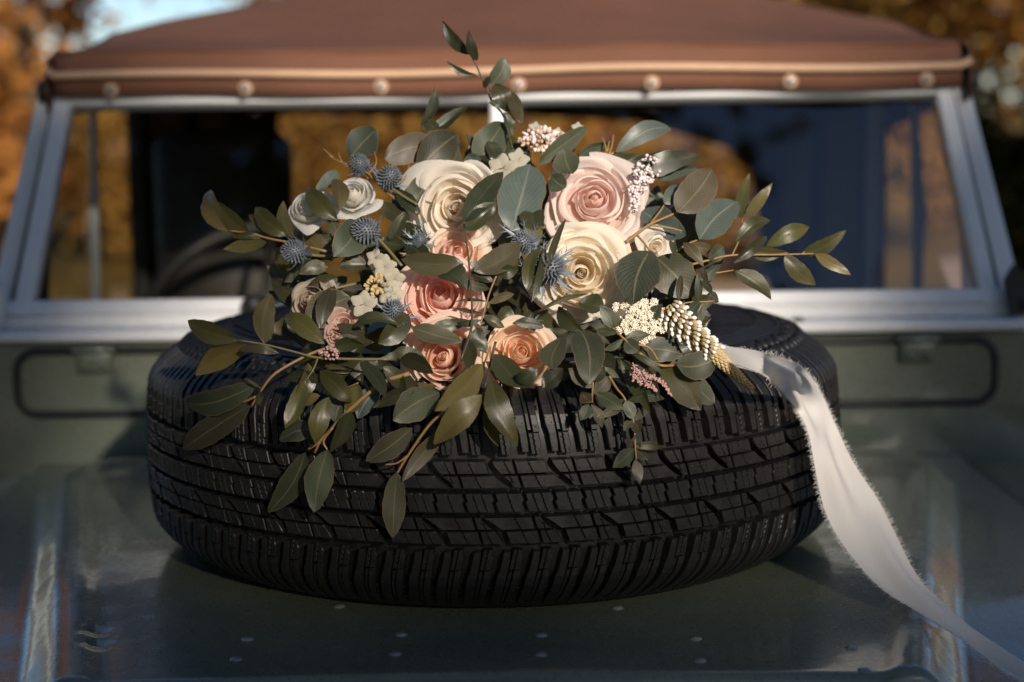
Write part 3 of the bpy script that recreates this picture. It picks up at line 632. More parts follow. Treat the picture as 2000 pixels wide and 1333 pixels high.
def shoulder(sgn, var):
    mb = MB(); g = 0.6 * mm
    def line(u, slope, a, b_, n, z=0):
        vv = [a + (b_ - a) * i / (n - 1) for i in range(n)]
        return vv, [zig(u + slope * (v - 0.047), v, i, z) if z else u + slope * (v - 0.047) for i, v in enumerate(vv)]
    sl = -0.16 if sgn > 0 else -0.22
    o = 0.6 * var * mm
    # left half: one long bar from the groove over the shoulder
    vv = [0.0465, 0.055, 0.064, 0.072, 0.080, 0.088, 0.096, 0.104, 0.109]
    L = [0.8 * mm + sl * (v - 0.047) + (1.6 * mm if v < 0.066 else 0) for v in vv]; Rr = [9.8 * mm + sl * (v - 0.047) - (1.2 * mm if v < 0.055 else 0) for v in vv]
    strip(mb, [sgn * v for v in vv], L, Rr, 0, 0.010)
    # middle pocket: low step bar beyond the sipe
    vv = [0.066, 0.073, 0.081, 0.089, 0.097, 0.103]; strip(mb, [sgn * v for v in vv], [10.8 * mm + sl * (v - 0.047) for v in vv], [14.6 * mm + sl * (v - 0.047) for v in vv], 0, 0.0082 - o * 0.2)
    # right half, split by a zig-zag sipe near the groove
    vv, z1 = line(15.0 * mm, sl, 0.0445, 0.0645, 9, 0.45)
    strip(mb, [sgn * v for v in vv], [10.9 * mm + sl * (v - 0.047) for v in vv], [u - g / 2 for u in z1], 0, 0.010)
    strip(mb, [sgn * v for v in vv], [u + g / 2 for u in z1], [21.2 * mm + sl * (v - 0.047) - (1.8 * mm if v < 0.052 else 0) for v in vv], 0, 0.010)
    vv = [0.0646, 0.072, 0.080, 0.088, 0.096, 0.104, 0.109]
    strip(mb, [sgn * v for v in vv], [15.6 * mm + sl * (v - 0.047) for v in vv], [22.0 * mm + sl * (v - 0.047) for v in vv], 0, 0.0098)
    # serrated steps on the flank
    for k in range(4):
        v = 0.083 + 0.006 * k; strip(mb, [sgn * v, sgn * (v + 0.0036)], [22.0 * mm + sl * (v - 0.047)] * 2, [24.0 * mm + sl * (v - 0.047)] * 2, 0, 0.0072)
    for u, v in ((4.2, .050), (3.0, .062), (7.0, .073), (2.0, .078), (18.6, .048), (13.0, .060), (19.5, .070), (20.5, .060)): nib(mb, u * mm + sl * (v - 0.047), sgn * v, 0.0100)
    return mb
def cutstrip(mb, v0, v1, fl, fr, cuts, n=7, h=0.010, amp=0.4, part=1.0):
    """block between edge functions, split by zig-zag sipes"""
    vv = [v0 + (v1 - v0) * i / (n - 1) for i in range(n)]; g = 0.55 * mm
    edges = [[fl(v) for v in vv]] + [[c(v) + amp * mm * (1 if i % 2 else -1) for i, v in enumerate(vv)] for c in cuts] + [[fr(v) for v in vv]]
    for k in range(len(edges) - 1):
        l = [u + (g / 2 if k else 0) for u in edges[k]]; r_ = [u - (g / 2 if k < len(edges) - 2 else 0) for u in edges[k + 1]]
        strip(mb, vv, l, r_, 0, h)
def inter(which, var, sgn):
    """intermediate row: interlocking upper and lower half blocks; odd/even pair round one curved diagonal groove"""
    mb = MB(); s = 1
    def diag(v): q = max(0.0, (0.0392 - v) / 0.0257); return (26 * q ** 1.5) * mm              # curved wide groove
    lo, mid, hi = 0.0135, 0.0262, 0.0392
    P2 = 2 * PU
    if which == 0:
        fl = lambda v: 2.2 * mm + diag(v); 
        # upper half
        cutstrip(mb, hi, mid + .0006, lambda v: 1.8 * mm + diag(v), lambda v: 20.5 * mm + 0.26 * (hi - v), [lambda v: 12.5 * mm + 0.5 * (hi - v)])
        cutstrip(mb, mid - .0008, lo, lambda v: 1.8 * mm + diag(v), lambda v: 25.4 * mm + 0.30 * (mid - v), [lambda v: 17.5 * mm + 0.5 * (mid - v)])
        nbs = ((4, .039), (18, .0385), (12, .031), (18.5, .030), (22, .022), (24, .015), (14.5, .024))
    else:
        fr = lambda v: P2 - 2.2 * mm + diag(v)
        cutstrip(mb, hi, mid + .0008, lambda v: 22.6 * mm + 0.26 * (hi - v), lambda v: min(P2 - 3.6 * mm + diag(v), 51 * mm + .3 * (hi - v)), [lambda v: 35.0 * mm + 0.45 * (hi - v)])
        cutstrip(mb, mid - .0006, lo, lambda v: 27.6 * mm + 0.30 * (mid - v), lambda v: P2 - 3.4 * mm + diag(v) - 3 * mm, [lambda v: 41 * mm + 0.5 * (mid - v)])
        nbs = ((26, .038), (36, .037), (45, .0375), (28, .030), (44, .030), (33, .022), (41, .022), (51, .020), (32, .0145), (50, .015))
    for u, v in nbs: nib(mb, u * mm, v)
    if sgn < 0:                                     # lower row: turned half round
        mb.v = [Vector((v.x, v.y, 2 * TC - v.z)) for v in mb.v]
        mb.v = [Vector((-v.x, v.y, v.z)) for v in mb.v]
    return mb
def centre(var):
    mb = MB(); sl = -0.34; w_ = PU - 2.6 * mm
    f = lambda c: (lambda v: c * mm + sl * v)
    st = 1.3 * mm
    fl = lambda v: 0.6 * mm + sl * v + (st if v > 0 else -st); fr = lambda v: w_ + 0.2 * mm + sl * v + (st if v > 0 else -st)
    cutstrip(mb, 0.0091, -0.0091, fl, fr, [f(8.5), f(16.5)] if var else [f(13.0)], 9)
    for u, v in ((3, .0075), (10, .008), (22, .0075), (4, -.007), (15, -.0075), (23, -.006)): nib(mb, u * mm + sl * v, v)
    return mb
def mesh_of(mb, name):
    me = bpy.data.meshes.new(name); me.from_pydata([tuple(v - Vector((0, 0, TZ))) for v in mb.v], [], mb.f); finish(me, M['rubbertread'], False); return me
lib = {}
for k in (0, 1):
    lib['up', k] = mesh_of(shoulder(1, k), 'tread_block'); lib['dn', k] = mesh_of(shoulder(-1, k), 'tread_block')
    lib['iu', k] = mesh_of(inter(k, 0, 1), 'tread_block'); lib['il', k] = mesh_of(inter(k, 0, -1), 'tread_block')
    lib['ce', k] = mesh_of(centre(k), 'tread_block')
rest = []
SH_ = {'up': 0.0, 'dn': 0.35, 'ce': 0.2, 'iu': 0.0, 'il': 0.5}
for i in range(NP):
    for row in ('up', 'dn', 'ce', 'iu', 'il'):
        k = i % 2
        if row == 'iu': a = 2 * math.pi * (i - k + SH_[row]) / NP
        elif row == 'il': a = 2 * math.pi * (i - k + SH_[row]) / NP
        else: a = 2 * math.pi * (i + SH_[row]) / NP
        mid = math.atan2(math.sin(a), math.cos(a))
        if abs(mid) < R(101): put('tread_block', lib[row, k], T, (0, 0, TZ), a)
        else: rest.append((lib[row, k], a))
vv, ff = [], []
for me, a in rest:
    o = len(vv); m = Matrix.Rotation(a, 3, 'Z')
    vv += [m @ v.co + Vector((0, 0, TZ)) for v in me.vertices]; ff += [tuple(o + q for q in p.vertices) for p in me.polygons]
tag(add('tread_band', vv, ff, M['rubbertread'], T, (0, 0, TZ), False), kind='stuff')
# sidewall relief: stepped flank teeth, rings and a big saw-tooth emblem band
b = MB(); rg = random.Random(3)
def sw_z(r): return TC + interp(r, [h[0] for h in half[:13]], [h[1] for h in half[:13]])
for i in range(132):
    a0 = 2 * math.pi * i / 132
    for r_in, r_out, da in ((0.3235 + 0.004 * (i % 3), 0.3375, 0.6), (0.339 + 0.002 * (i % 2), 0.3495, 0.55)):
        a1 = a0 + da * 2 * math.pi / 132; rows = []
        for r_ in (r_in, (r_in + r_out) / 2, r_out):
            z = sw_z(r_) + 0.0026
            rows.append([Vector((r_ * math.cos(a), r_ * math.sin(a), zz)) for a, zz in ((a0, z - .004), (a0 + .002, z), (a1 - .002, z), (a1, z - .004))])
        o = b.grid(rows); b.f.append((o + 3, o + 2, o + 1, o)); b.f.append((o + 8, o + 9, o + 10, o + 11))
for rr in (0.2965, 0.318):
    pts = [(rr * math.cos(2 * math.pi * k / 120), rr * math.sin(2 * math.pi * k / 120), sw_z(rr) + 0.0006) for k in range(121)]
    b.tube(pts, 0.0013, 6, False)
N = 26
for i in range(N):
    a0 = 2 * math.pi * i / N; a1 = 2 * math.pi * (i + 0.93) / N
    for j in range(4):
        t0, t1 = j / 4, (j + 1) / 4; ri = 0.250; 
        ra = 0.292 - 0.022 * t0; rb = 0.292 - 0.022 * t1
        q = [(ri, a0 + (a1 - a0) * t0), (ra, a0 + (a1 - a0) * t0), (rb, a0 + (a1 - a0) * t1), (ri, a0 + (a1 - a0) * t1)]
        b.poly([(r_ * math.cos(a), r_ * math.sin(a), sw_z(r_) + 0.0012) for r_, a in q])
tag(b.build('sidewall_relief', M['rubber'], T), kind='stuff')
b = MB(); b.lathe([(0.0001, 0.04), (0.06, 0.04), (0.065, 0.055), (0.13, 0.06), (0.17, 0.035), (0.205, 0.03), (0.2125, 0.06), (0.222, 0.085), (0.228, 0.102), (0.222, 0.106), (0.214, 0.098), (0.208, 0.06), (0.203, -0.06), (0.214, -0.09), (0.226, -0.103)], (0, 0, TC), 64)
b.build('wheel_rim', M['paint'], T)
# ------------------------------------------------------------------ bouquet
B0 = Vector((0, -0.20, TZ + TH)); B = empty('bouquet', B0)
tag(B, 'loose wedding bouquet of peach and cream roses with thistles and eucalyptus on the tyre', 'bouquet')
def S(px, py, dz=0.0):
    """point on the bouquet's rounded front, or on the outside of the tyre where stems hang over it"""
    Y = interp(py, [40, 180, 260, 350, 450, 550, 650, 760, 860, 1100], [-0.17, -0.18, -0.195, -0.235, -0.275, -0.31, -0.345, -0.378, -0.398, -0.405])
    X = at(px, py, Y).x; Y *= math.sqrt(max(0.1, 1 - (X / 0.62) ** 2))
    for _ in range(3):
        p = at(px, py, Y); k = smoothstep(590, 700, py)
        lim = -math.sqrt(max(0.03, TR ** 2 - min(abs(p.x), 0.36) ** 2)) - 0.022
        if Y < lim: Y = Y * (1 - k) + lim * k
        if py > 780 and Y > lim + 0.008: Y = lim + 0.006
    p = at(px, py, Y)
    for _ in range(30):                         # keep out of the tyre
        h = math.hypot(p.x, p.y)
        if p.z < TZ + TH + 0.004 and 0.2 < h < TR + 0.006: p = p + (CAM - p).normalized() * 0.006
        else: break
    return p + (CAM - p).normalized() * dz
def px2m(p): return (p - CAM).dot(fwd) / F
LC = [0]
def leaf(par, bx, by, tx, ty, w_, kind='R', dz=0.0, tilt=None, bend=None, tipdz=None):
    LC[0] += 1; rg = random.Random(LC[0] * 31 + 5)
    pb, pt = S(bx, by, dz), S(tx, ty, dz + (rg.uniform(-0.012, 0.012) if tipdz is None else tipdz))
    ax = pt - pb; L = ax.length; mid = (pb + pt) / 2; vd = (CAM - mid).normalized()
    side = ax.cross(vd).normalized(); nn = side.cross(ax).normalized()
    if nn.dot(vd) < 0: nn = -nn
    ti = rg.uniform(-0.55, 0.55) if tilt is None else tilt
    side2 = side * math.cos(ti) + nn * math.sin(ti); nn2 = nn * math.cos(ti) - side * math.sin(ti)
    wd_ = w_ * px2m(mid) / max(0.6, math.cos(ti)); bd = rg.uniform(-0.14, 0.20) if bend is None else bend
    sway = rg.uniform(-0.10, 0.10); fold = rg.uniform(0.10, 0.34) if kind in 'RD' else rg.uniform(0.04, 0.20)
    ns, nw = 14, 6; verts, uv, faces = [], [], []
    wav = rg.uniform(0, 6); tw = rg.uniform(-0.6, 0.6)
    for i in range(ns + 1):
        s = i / ns
        if kind in 'RD': pr = s ** 0.72 * (1 - s) ** 0.85 * 2.95
        else: pr = math.sin(math.pi * s ** 0.92) ** 0.62
        if kind == 'G': pr = math.sin(math.pi * s ** 0.95) ** 0.85
        if s in (0, 1): pr = 0.03
        c = pb + ax * s + nn2 * (bd * L * 4 * s * (1 - s)) + side2 * (sway * L * math.sin(math.pi * s))
        if kind in 'RD': c -= nn2 * (0.10 * L * max(0, s - 0.7) ** 2 * 8 * (1 if rg.random() < 2 else 0) * tw)
        th = tw * (s - 0.3); sd2 = side2 * math.cos(th) + nn2 * math.sin(th); n3 = nn2 * math.cos(th) - side2 * math.sin(th)
        for j in range(nw + 1):
            q = (j / nw - 0.5) * 2; off = q * wd_ / 2 * pr * (1 + 0.05 * math.sin(s * 9 + wav + j) + 0.03 * math.sin(s * 31 + wav * 3) * abs(q))
            verts.append(c + sd2 * off + n3 * (fold * abs(off) + 0.025 * wd_ * math.sin(s * 8 + wav + q * 2)))
            uv.append((s, j / nw))
    for i in range(ns):
        for j in range(nw):
            a = i * (nw + 1) + j; faces.append((a, a + 1, a + nw + 2, a + nw + 1))
    mat = {'R': 'ruscus', 'D': 'rdark', 'E': 'euc', 'B': 'eucblue', 'G': 'euc'}[kind]
    return add('leaf', verts, faces, M[mat], par, pb, True, uv)
def sprig(stem, mat, r0_, r1_, leaves, dz=0.0, name='sprig', extra=()):
    mb = MB()
    for k, line in enumerate([stem] + list(extra)):
        pts = [Vector(q) for q in catmull([S(x, y, dz) for x, y in line], 5)]; n = len(pts)
        a, b_ = (r0_, r1_) if k == 0 else (r1_ * 1.1, r1_ * 0.7)
        mb.tube(pts, [a + (b_ - a) * i / (n - 1) for i in range(n)], 7)
    o = mb.build(name, M[mat], B)
    for lf in leaves:
        leaf(o, *lf[:5], *(lf[5:6] or ('R',)), dz + (lf[6] if len(lf) > 6 else 0.0), *lf[7:])
    return o
# --- ruscus sprig, far left
sprig([(640, 492), (564, 474), (528, 467), (485, 456), (447, 451)], 'stemtan', .0014, .0009, [
    (447, 451, 402, 390, 38), (437, 432, 409, 372, 27), (485, 453, 425, 394, 36), (520, 456, 485, 420, 22), (521, 474, 436, 487, 28),
    (559, 462, 498, 405, 38), (571, 467, 553, 393, 27), (518, 464, 452, 464, 14, 'R', -.006)], -0.004)
# --- ruscus sprig, far right
sprig([(1340, 520), (1383, 509), (1430, 499), (1511, 498), (1589, 496)], 'stemtan', .0013, .0008, [
    (1446, 427, 1464, 339, 26), (1458, 424, 1508, 359, 25), (1433, 473, 1506, 430, 28), (1432, 514, 1497, 462, 21, 'D'), (1496, 481, 1580, 444, 34),
    (1458, 489, 1539, 493, 27), (1567, 495, 1654, 450, 31), (1533, 498, 1593, 557, 36), (1592, 496, 1662, 537, 24), (1436, 530, 1507, 585, 34)], 0.0, extra=[[(1397, 534), (1433, 528)], [(1430, 499), (1446, 462), (1450, 427)], [(1567, 495), (1572, 492)]])
# --- tall sprig at the top
sprig([(1004, 300), (1000, 288), (984, 228), (962, 200), (948, 168), (932, 132), (920, 108)], 'stemdark', .0014, .0008, [
    (918, 107, 863, 40, 24, 'D'), (932, 119, 914, 60, 21, 'D'), (934, 149, 872, 120, 13, 'D'), (958, 166, 988, 114, 38, 'E'), (966, 164, 990, 220, 38, 'D'),
    (1000, 182, 1018, 242, 28, 'D'), (955, 200, 992, 205, 16, 'D', .006), (984, 220, 1002, 264, 20, 'D', .005), (945, 172, 958, 148, 12, 'D')], 0.0)
sprig([(845, 285), (832, 262), (824, 244)], 'stemdark', .0012, .0008, [(824, 244, 850, 170, 21, 'D'), (840, 262, 916, 206, 25, 'D'), (822, 240, 862, 256, 24, 'D', -.004)], -0.006)
# --- eucalyptus, upper left
sprig([(815, 418), (785, 398), (751, 372), (720, 340), (696, 325), (683, 307)], 'stemtan', .0019, .0010, [
    (683, 307, 735, 253, 60, 'E', .004), (751, 311, 860, 281, 60, 'E', .006, 0.1), (815, 337, 893, 263, 72, 'E', -.004), (866, 332, 889, 280, 36, 'E', -.010),
    (800, 395, 842, 338, 62, 'E', -.008), (658, 334, 617, 372, 30, 'B', .002)], -0.012,
    extra=[[(696, 325), (668, 318), (640, 304)], [(668, 318), (660, 298)], [(650, 308), (630, 290)], [(720, 340), (735, 318), (730, 296)], [(751, 372), (790, 350), (800, 320)]])
for a in [(660, 431, 599, 369, 40, 'R', .010), (662, 411, 655, 349, 32, 'R', .012), (698, 431, 652, 502, 66, 'E', .008, 0.05), (683, 580, 596, 630, 74, 'E', .010, 0.1), (624, 642, 653, 560, 35, 'D', .020, 0.1)]: leaf(B, *a)
# --- lower left ruscus
sprig([(760, 702), (700, 702), (621, 699), (580, 689), (520, 674), (466, 665)], 'stemgreen', .0014, .0009, [
    (466, 665, 370, 627, 40), (481, 674, 383, 732, 46), (516, 671, 531, 575, 44), (634, 672, 554, 618, 40), (545, 690, 465, 684, 18, 'D'), (602, 710, 573, 786, 32, 'D'),
    (595, 744, 557, 837, 36, 'R', .006), (625, 774, 589, 781, 24), (625, 725, 687, 786, 38), (700, 750, 674, 811, 36, 'R', -.004)], 0.012, extra=[[(621, 699), (612, 722), (596, 745)], [(640, 772), (668, 762), (700, 748)]])
# --- lower left eucalyptus
sprig([(640, 680), (599, 695), (539, 729), (511, 762), (490, 796)], 'stemtan', .0016, .0011, [
    (500, 752, 362, 786, 52, 'E', 0.0, 0.15), (488, 792, 357, 877, 54, 'E', .004, 0.05), (508, 764, 505, 792, 14, 'G', .006), (512, 760, 476, 738, 5, 'G', .004), (560, 738, 640, 742, 26, 'D', -.004)], 0.006, extra=[[(500, 775), (475, 786), (468, 784)]])
sprig([(800, 730), (749, 747), (696, 789), (662, 822), (625, 862), (602, 878)], 'stemtan', .0022, .0013, [
    (597, 884, 524, 1002, 48, 'E', .004, 0.1), (640, 879, 614, 1001, 54, 'E', .008, 0.0), (685, 804, 646, 884, 36, 'D', .010, 0.5), (615, 838, 546, 860, 42, 'E', -.002), (640, 810, 600, 832, 28, 'E', -.006),
    (642, 776, 616, 868, 40, 'R', .014, 0.1), (675, 775, 655, 826, 42, 'E', -.006), (745, 755, 698, 818, 38, 'B', -.006)], 0.004, extra=[[(650, 835), (632, 862), (640, 880)], [(625, 862), (615, 885)]])
# --- lower middle eucalyptus
sprig([(900, 760), (876, 797), (839, 830), (797, 890), (775, 926)], 'stemtan', .0018, .0010, [
    (858, 768, 768, 822, 66, 'E', .006, 0.1), (805, 837, 715, 901, 46, 'E', .002, 0.05), (869, 837, 786, 940, 32, 'E', .004, 0.3), (775, 924, 767, 1051, 46, 'E', .006, 0.0)], 0.004, extra=[[(797, 890), (775, 905), (752, 908)]])
sprig([(968, 668), (960, 700), (950, 745), (944, 780), (952, 787)], 'stemdark', .0013, .0009, [
    (942, 712, 849, 803, 52, 'R', .010, 0.25), (941, 772, 849, 868, 52, 'R', .014, -0.2), (959, 743, 1011, 872, 50, 'R', .008, 0.15), (952, 786, 973, 874, 28, 'R', .010), (965, 692, 1036, 758, 46, 'D', .020, 0.3)], 0.012)
# --- dark leaves under the roses
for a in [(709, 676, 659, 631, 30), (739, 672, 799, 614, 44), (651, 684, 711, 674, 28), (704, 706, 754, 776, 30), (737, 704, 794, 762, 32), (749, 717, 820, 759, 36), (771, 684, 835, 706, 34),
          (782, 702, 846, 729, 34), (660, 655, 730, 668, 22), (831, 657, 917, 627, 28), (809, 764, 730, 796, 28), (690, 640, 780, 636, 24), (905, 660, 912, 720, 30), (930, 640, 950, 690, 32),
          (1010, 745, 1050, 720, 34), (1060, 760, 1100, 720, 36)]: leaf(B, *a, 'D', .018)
leaf(B, 805, 641, 902, 668, 38, 'E', .016)
# --- leaves in front of the roses
sprig([(900, 705), (921, 632), (916, 517), (906, 438)], 'stemdark', .0011, .0008, [
    (906, 434, 982, 336, 46, 'D', .006, 0.15), (911, 451, 969, 396, 40, 'D', .002, 0.2), (906, 516, 784, 507, 48, 'D', .008, 0.15), (926, 530, 1017, 474, 52, 'D', .008, 0.2), (861, 535, 910, 566, 46, 'D', -.004)], 0.034)
sprig([(972, 533), (957, 570), (948, 600), (939, 632)], 'stemtan', .0009, .0008, [
    (957, 565, 898, 545, 20, 'G'), (954, 590, 886, 590, 6, 'G'), (944, 613, 886, 602, 8, 'G'), (954, 593, 1005, 575, 18, 'G'), (972, 535, 1012, 528, 26, 'D'), (941, 625, 892, 632, 14, 'G'), (945, 618, 985, 640, 20, 'D'), (962, 550, 915, 532, 20, 'D')], 0.030)
# --- top middle
for a in [(930, 328, 985, 240, 66, 'E', -.020), (964, 318, 912, 261, 26, 'D', -.002), (971, 316, 951, 276, 30, 'D', -.006), (968, 312, 1030, 298, 22, 'D', .004), (1093, 271, 1018, 258, 16, 'E', .0),
          (1050, 320, 1147, 248, 34, 'E', .006), (1090, 306, 1122, 281, 26, 'D', -.004), (1118, 340, 1101, 290, 52, 'E', .022, 0.0), (1105, 367, 1076, 343, 40, 'E', .024), (930, 335, 915, 300, 40, 'B', -.01),
          (998, 452, 1036, 322, 96, 'B', .016, 0.05, 0.04), (1047, 453, 1045, 409, 52, 'D', .026, 0.1)]: leaf(B, *a)
# --- upper right eucalyptus
sprig([(1164, 326), (1172, 314), (1185, 306), (1202, 297)], 'stemtan', .0022, .0012, [
    (1202, 297, 1311, 252, 40, 'B', .006, 0.15), (1129, 309, 1197, 283, 22, 'E', -.004), (1240, 350, 1368, 306, 44, 'D', -.004, 0.1), (1236, 314, 1322, 300, 34, 'E', -.010), (1285, 348, 1362, 330, 26, 'B', -.008), (1160, 332, 1255, 305, 46, 'D', -.012)], -0.004,
    extra=[[(1185, 306), (1182, 285), (1176, 268)], [(1190, 302), (1196, 280), (1198, 264)], [(1186, 296), (1190, 276)]])
sprig([(1222, 474), (1240, 460), (1269, 439), (1300, 425), (1323, 415)], 'stemtan', .0019, .0011, [
    (1323, 415, 1391, 331, 72, 'E', .010, 0.05), (1298, 399, 1334, 362, 36, 'B', .004), (1366, 468, 1440, 394, 68, 'B', .006, 0.1), (1330, 452, 1255, 412, 60, 'B', -.012), (1262, 436, 1340, 460, 46, 'B', -.010),
    (1269, 490, 1236, 594, 88, 'E', .018, 0.0, 0.03), (1283, 503, 1354, 580, 84, 'E', -.004, 0.2), (1345, 478, 1396, 486, 25, 'E', -.004), (1385, 505, 1413, 482, 30, 'E', -.002)], 0.006,
    extra=[[(1269, 439), (1290, 412), (1298, 399)], [(1269, 440), (1310, 446), (1332, 452)], [(1245, 460), (1262, 480), (1270, 494)], [(1320, 492), (1345, 476), (1366, 468)]])
sprig([(1310, 605), (1340, 592), (1372, 590), (1395, 588)], 'stemtan', .0009, .0006, [
    (1335, 474, 1374, 521, 24, 'G'), (1372, 523, 1382, 553, 15, 'G'), (1362, 534, 1364, 590, 15, 'G'), (1330, 537, 1326, 592, 15, 'G'), (1369, 548, 1390, 574, 15, 'G'), (1325, 592, 1322, 652, 12, 'G'), (1368, 590, 1335, 632, 20, 'G'),
    (1378, 592, 1366, 636, 14, 'G'), (1380, 576, 1404, 590, 20, 'G'), (1293, 594, 1270, 640, 26, 'G', .006), (1308, 470, 1318, 500, 14, 'G')], 0.020)
sprig([(1250, 690), (1225, 668), (1208, 652), (1196, 640)], 'stemtan', .0011, .0008, [
    (1198, 642, 1173, 597, 30, 'G'), (1211, 650, 1164, 646, 17, 'G'), (1220, 662, 1270, 654, 20, 'G'), (1218, 662, 1178, 684, 15, 'G'), (1200, 638, 1232, 600, 24, 'G'), (1222, 664, 1250, 688, 30, 'E')], 0.026)
# --- lower right
for a in [(1133, 646, 1150, 752, 66, 'E', .020, 0.0), (1100, 655, 1080, 722, 46, 'E', .014), (1251, 683, 1334, 692, 50, 'E', .004), (1290, 716, 1369, 802, 60, 'D', .008, 0.1), (1343, 740, 1396, 788, 42, 'E', .006),
          (1212, 701, 1270, 806, 30, 'D', .014), (1234, 694, 1292, 780, 16, 'D', .016), (1228, 689, 1296, 734, 12, 'G', .018), (1322, 640, 1260, 668, 40, 'D', .0), (1180, 600, 1130, 590, 40, 'D', .0), (1150, 690, 1200, 720, 30, 'D', .006)]: leaf(B, *a)
sprig([(1232, 676), (1262, 700), (1290, 714), (1322, 714)], 'stemtan', .0018, .0012, [(1322, 714, 1409, 696, 58, 'E', .010, 0.05)], 0.014, extra=[[(1240, 672), (1268, 680), (1285, 704)]])
sprig([(1190, 735), (1205, 760), (1220, 779), (1237, 821), (1241, 877), (1243, 898)], 'stemtan', .0012, .0007, [
    (1225, 785, 1298, 780, 24, 'G'), (1218, 780, 1165, 816, 22, 'G'), (1237, 822, 1270, 796, 14, 'G'), (1236, 822, 1218, 842, 17, 'G'), (1238, 822, 1250, 845, 24, 'G'), (1241, 850, 1246, 880, 22, 'G'), (1241, 874, 1294, 876, 18, 'G'),
    (1240, 876, 1197, 914, 28, 'G'), (1242, 878, 1266, 898, 22, 'G'), (1241, 897, 1250, 946, 22, 'G'), (1222, 782, 1236, 820, 26, 'G')], 0.004)
sprig([(1160, 720), (1158, 750), (1156, 786)], 'stemtan', .0011, .0008, [
    (1158, 757, 1110, 720, 34, 'G'), (1160, 770, 1192, 735, 30, 'G'), (1155, 786, 1136, 765, 26, 'G'), (1155, 790, 1176, 836, 20, 'G'), (1150, 790, 1133, 822, 24, 'G'), (1165, 768, 1218, 800, 30, 'G'), (1160, 745, 1180, 715, 30, 'G')], 0.010)

# --- flowers
def petal(par, c, zax, xax, Rr, lay, phi, rg, mat, ruf=1.0):
    """one petal: a shell that bellies out to rb and closes (inner) or opens (outer) to the rim rr"""
    n_, rb, rr, zt, span, curl, ring = lay
    yax = zax.cross(xax); ns, na = 11, 14; V_, uv, ra, al = [], [], [], []
    ph1, ph2 = rg.uniform(0, 6), rg.uniform(0, 6); zt += rg.uniform(-.07, .05); rb *= rg.uniform(.93, 1.05); rr *= rg.uniform(.84, 1.16)
    curl *= rg.uniform(.4, 1.8); span *= rg.uniform(.92, 1.18); tip = rg.uniform(-.3, .3); pk = rg.uniform(.0, .07) * ring; lean = rg.uniform(-.10, .08)
    cb = 2 * rb - .5 * (.06 + rr)
    for i in range(ns + 1):
        for j in range(na + 1):
            a = (j / na - 0.5) * 2; s = i / ns
            top = 1 - 0.24 * abs(a) ** 2.6 + pk * math.exp(-((a - tip) / .22) ** 2) + 0.018 * ruf * math.sin(a * 6 + ph1)
            se = min(1.0, s * top)
            r = (1 - se) ** 2 * .06 + 2 * se * (1 - se) * cb + se * se * rr
            z = -0.62 + (zt + 0.62) * (1 - (1 - se) ** 1.35 if ring < .75 else se ** 1.05)
            q = max(0, (s - 0.80) / 0.20); k = curl * (1 - 0.5 * abs(a)) * (1 + 0.35 * math.sin(a * 3 + ph2))
            r += k * q ** 1.6; z -= k * 0.8 * q ** 2.6
            r *= 1 + 0.07 * a + lean * a * a
            r += 0.020 * ruf * (.3 + ring) * math.sin(a * 4.2 + ph2) * s ** 2; z += 0.02 * ruf * math.sin(a * 4 + ph1) * s ** 3
            f = phi + a * span / 2
            V_.append(c + (xax * (r * math.cos(f)) + yax * (r * math.sin(f)) + zax * z) * Rr)
            uv.append((s, j / na)); ra.append(ring); al.append(s)
    F_ = [(i * (na + 1) + j, i * (na + 1) + j + 1, (i + 1) * (na + 1) + j + 1, (i + 1) * (na + 1) + j) for i in range(ns) for j in range(na)]
    return add('petal', V_, F_, mat, par, c, True, uv, {'ring': ra, 'along': al})
#       n, belly, rim, height, span, lip, ring
ROSE = [(2, .19, .07, .33, 3.6, .03, .0), (3, .29, .19, .34, 2.7, .05, .15), (3, .41, .33, .31, 2.5, .08, .32), (4, .54, .50, .22, 2.15, .11, .52), (5, .69, .72, .09, 1.85, .13, .76), (5, .82, 1.0, -.12, 1.75, .15, 1.0)]
OPEN = [(2, .20, .09, .19, 3.6, .03, .0), (3, .30, .21, .23, 2.8, .05, .12), (4, .41, .34, .24, 2.2, .07, .28), (4, .53, .50, .20, 2.1, .09, .46), (5, .66, .67, .11, 1.85, .11, .66), (5, .76, .84, .0, 1.8, .13, .84), (5, .83, 1.02, -.14, 1.75, .15, 1.0)]
BUD = [(3, .24, .10, .50, 2.9, .03, .1), (3, .38, .26, .50, 2.6, .05, .35), (3, .54, .46, .44, 2.4, .09, .6), (4, .70, .68, .30, 2.0, .13, .85), (4, .80, .92, .06, 1.8, .2, 1.0)]
FRILL = [(3, .28, .24, .25, 2.6, .10, .1), (3, .48, .52, .22, 2.2, .16, .5), (4, .66, .88, .05, 1.9, .24, 1.0)]
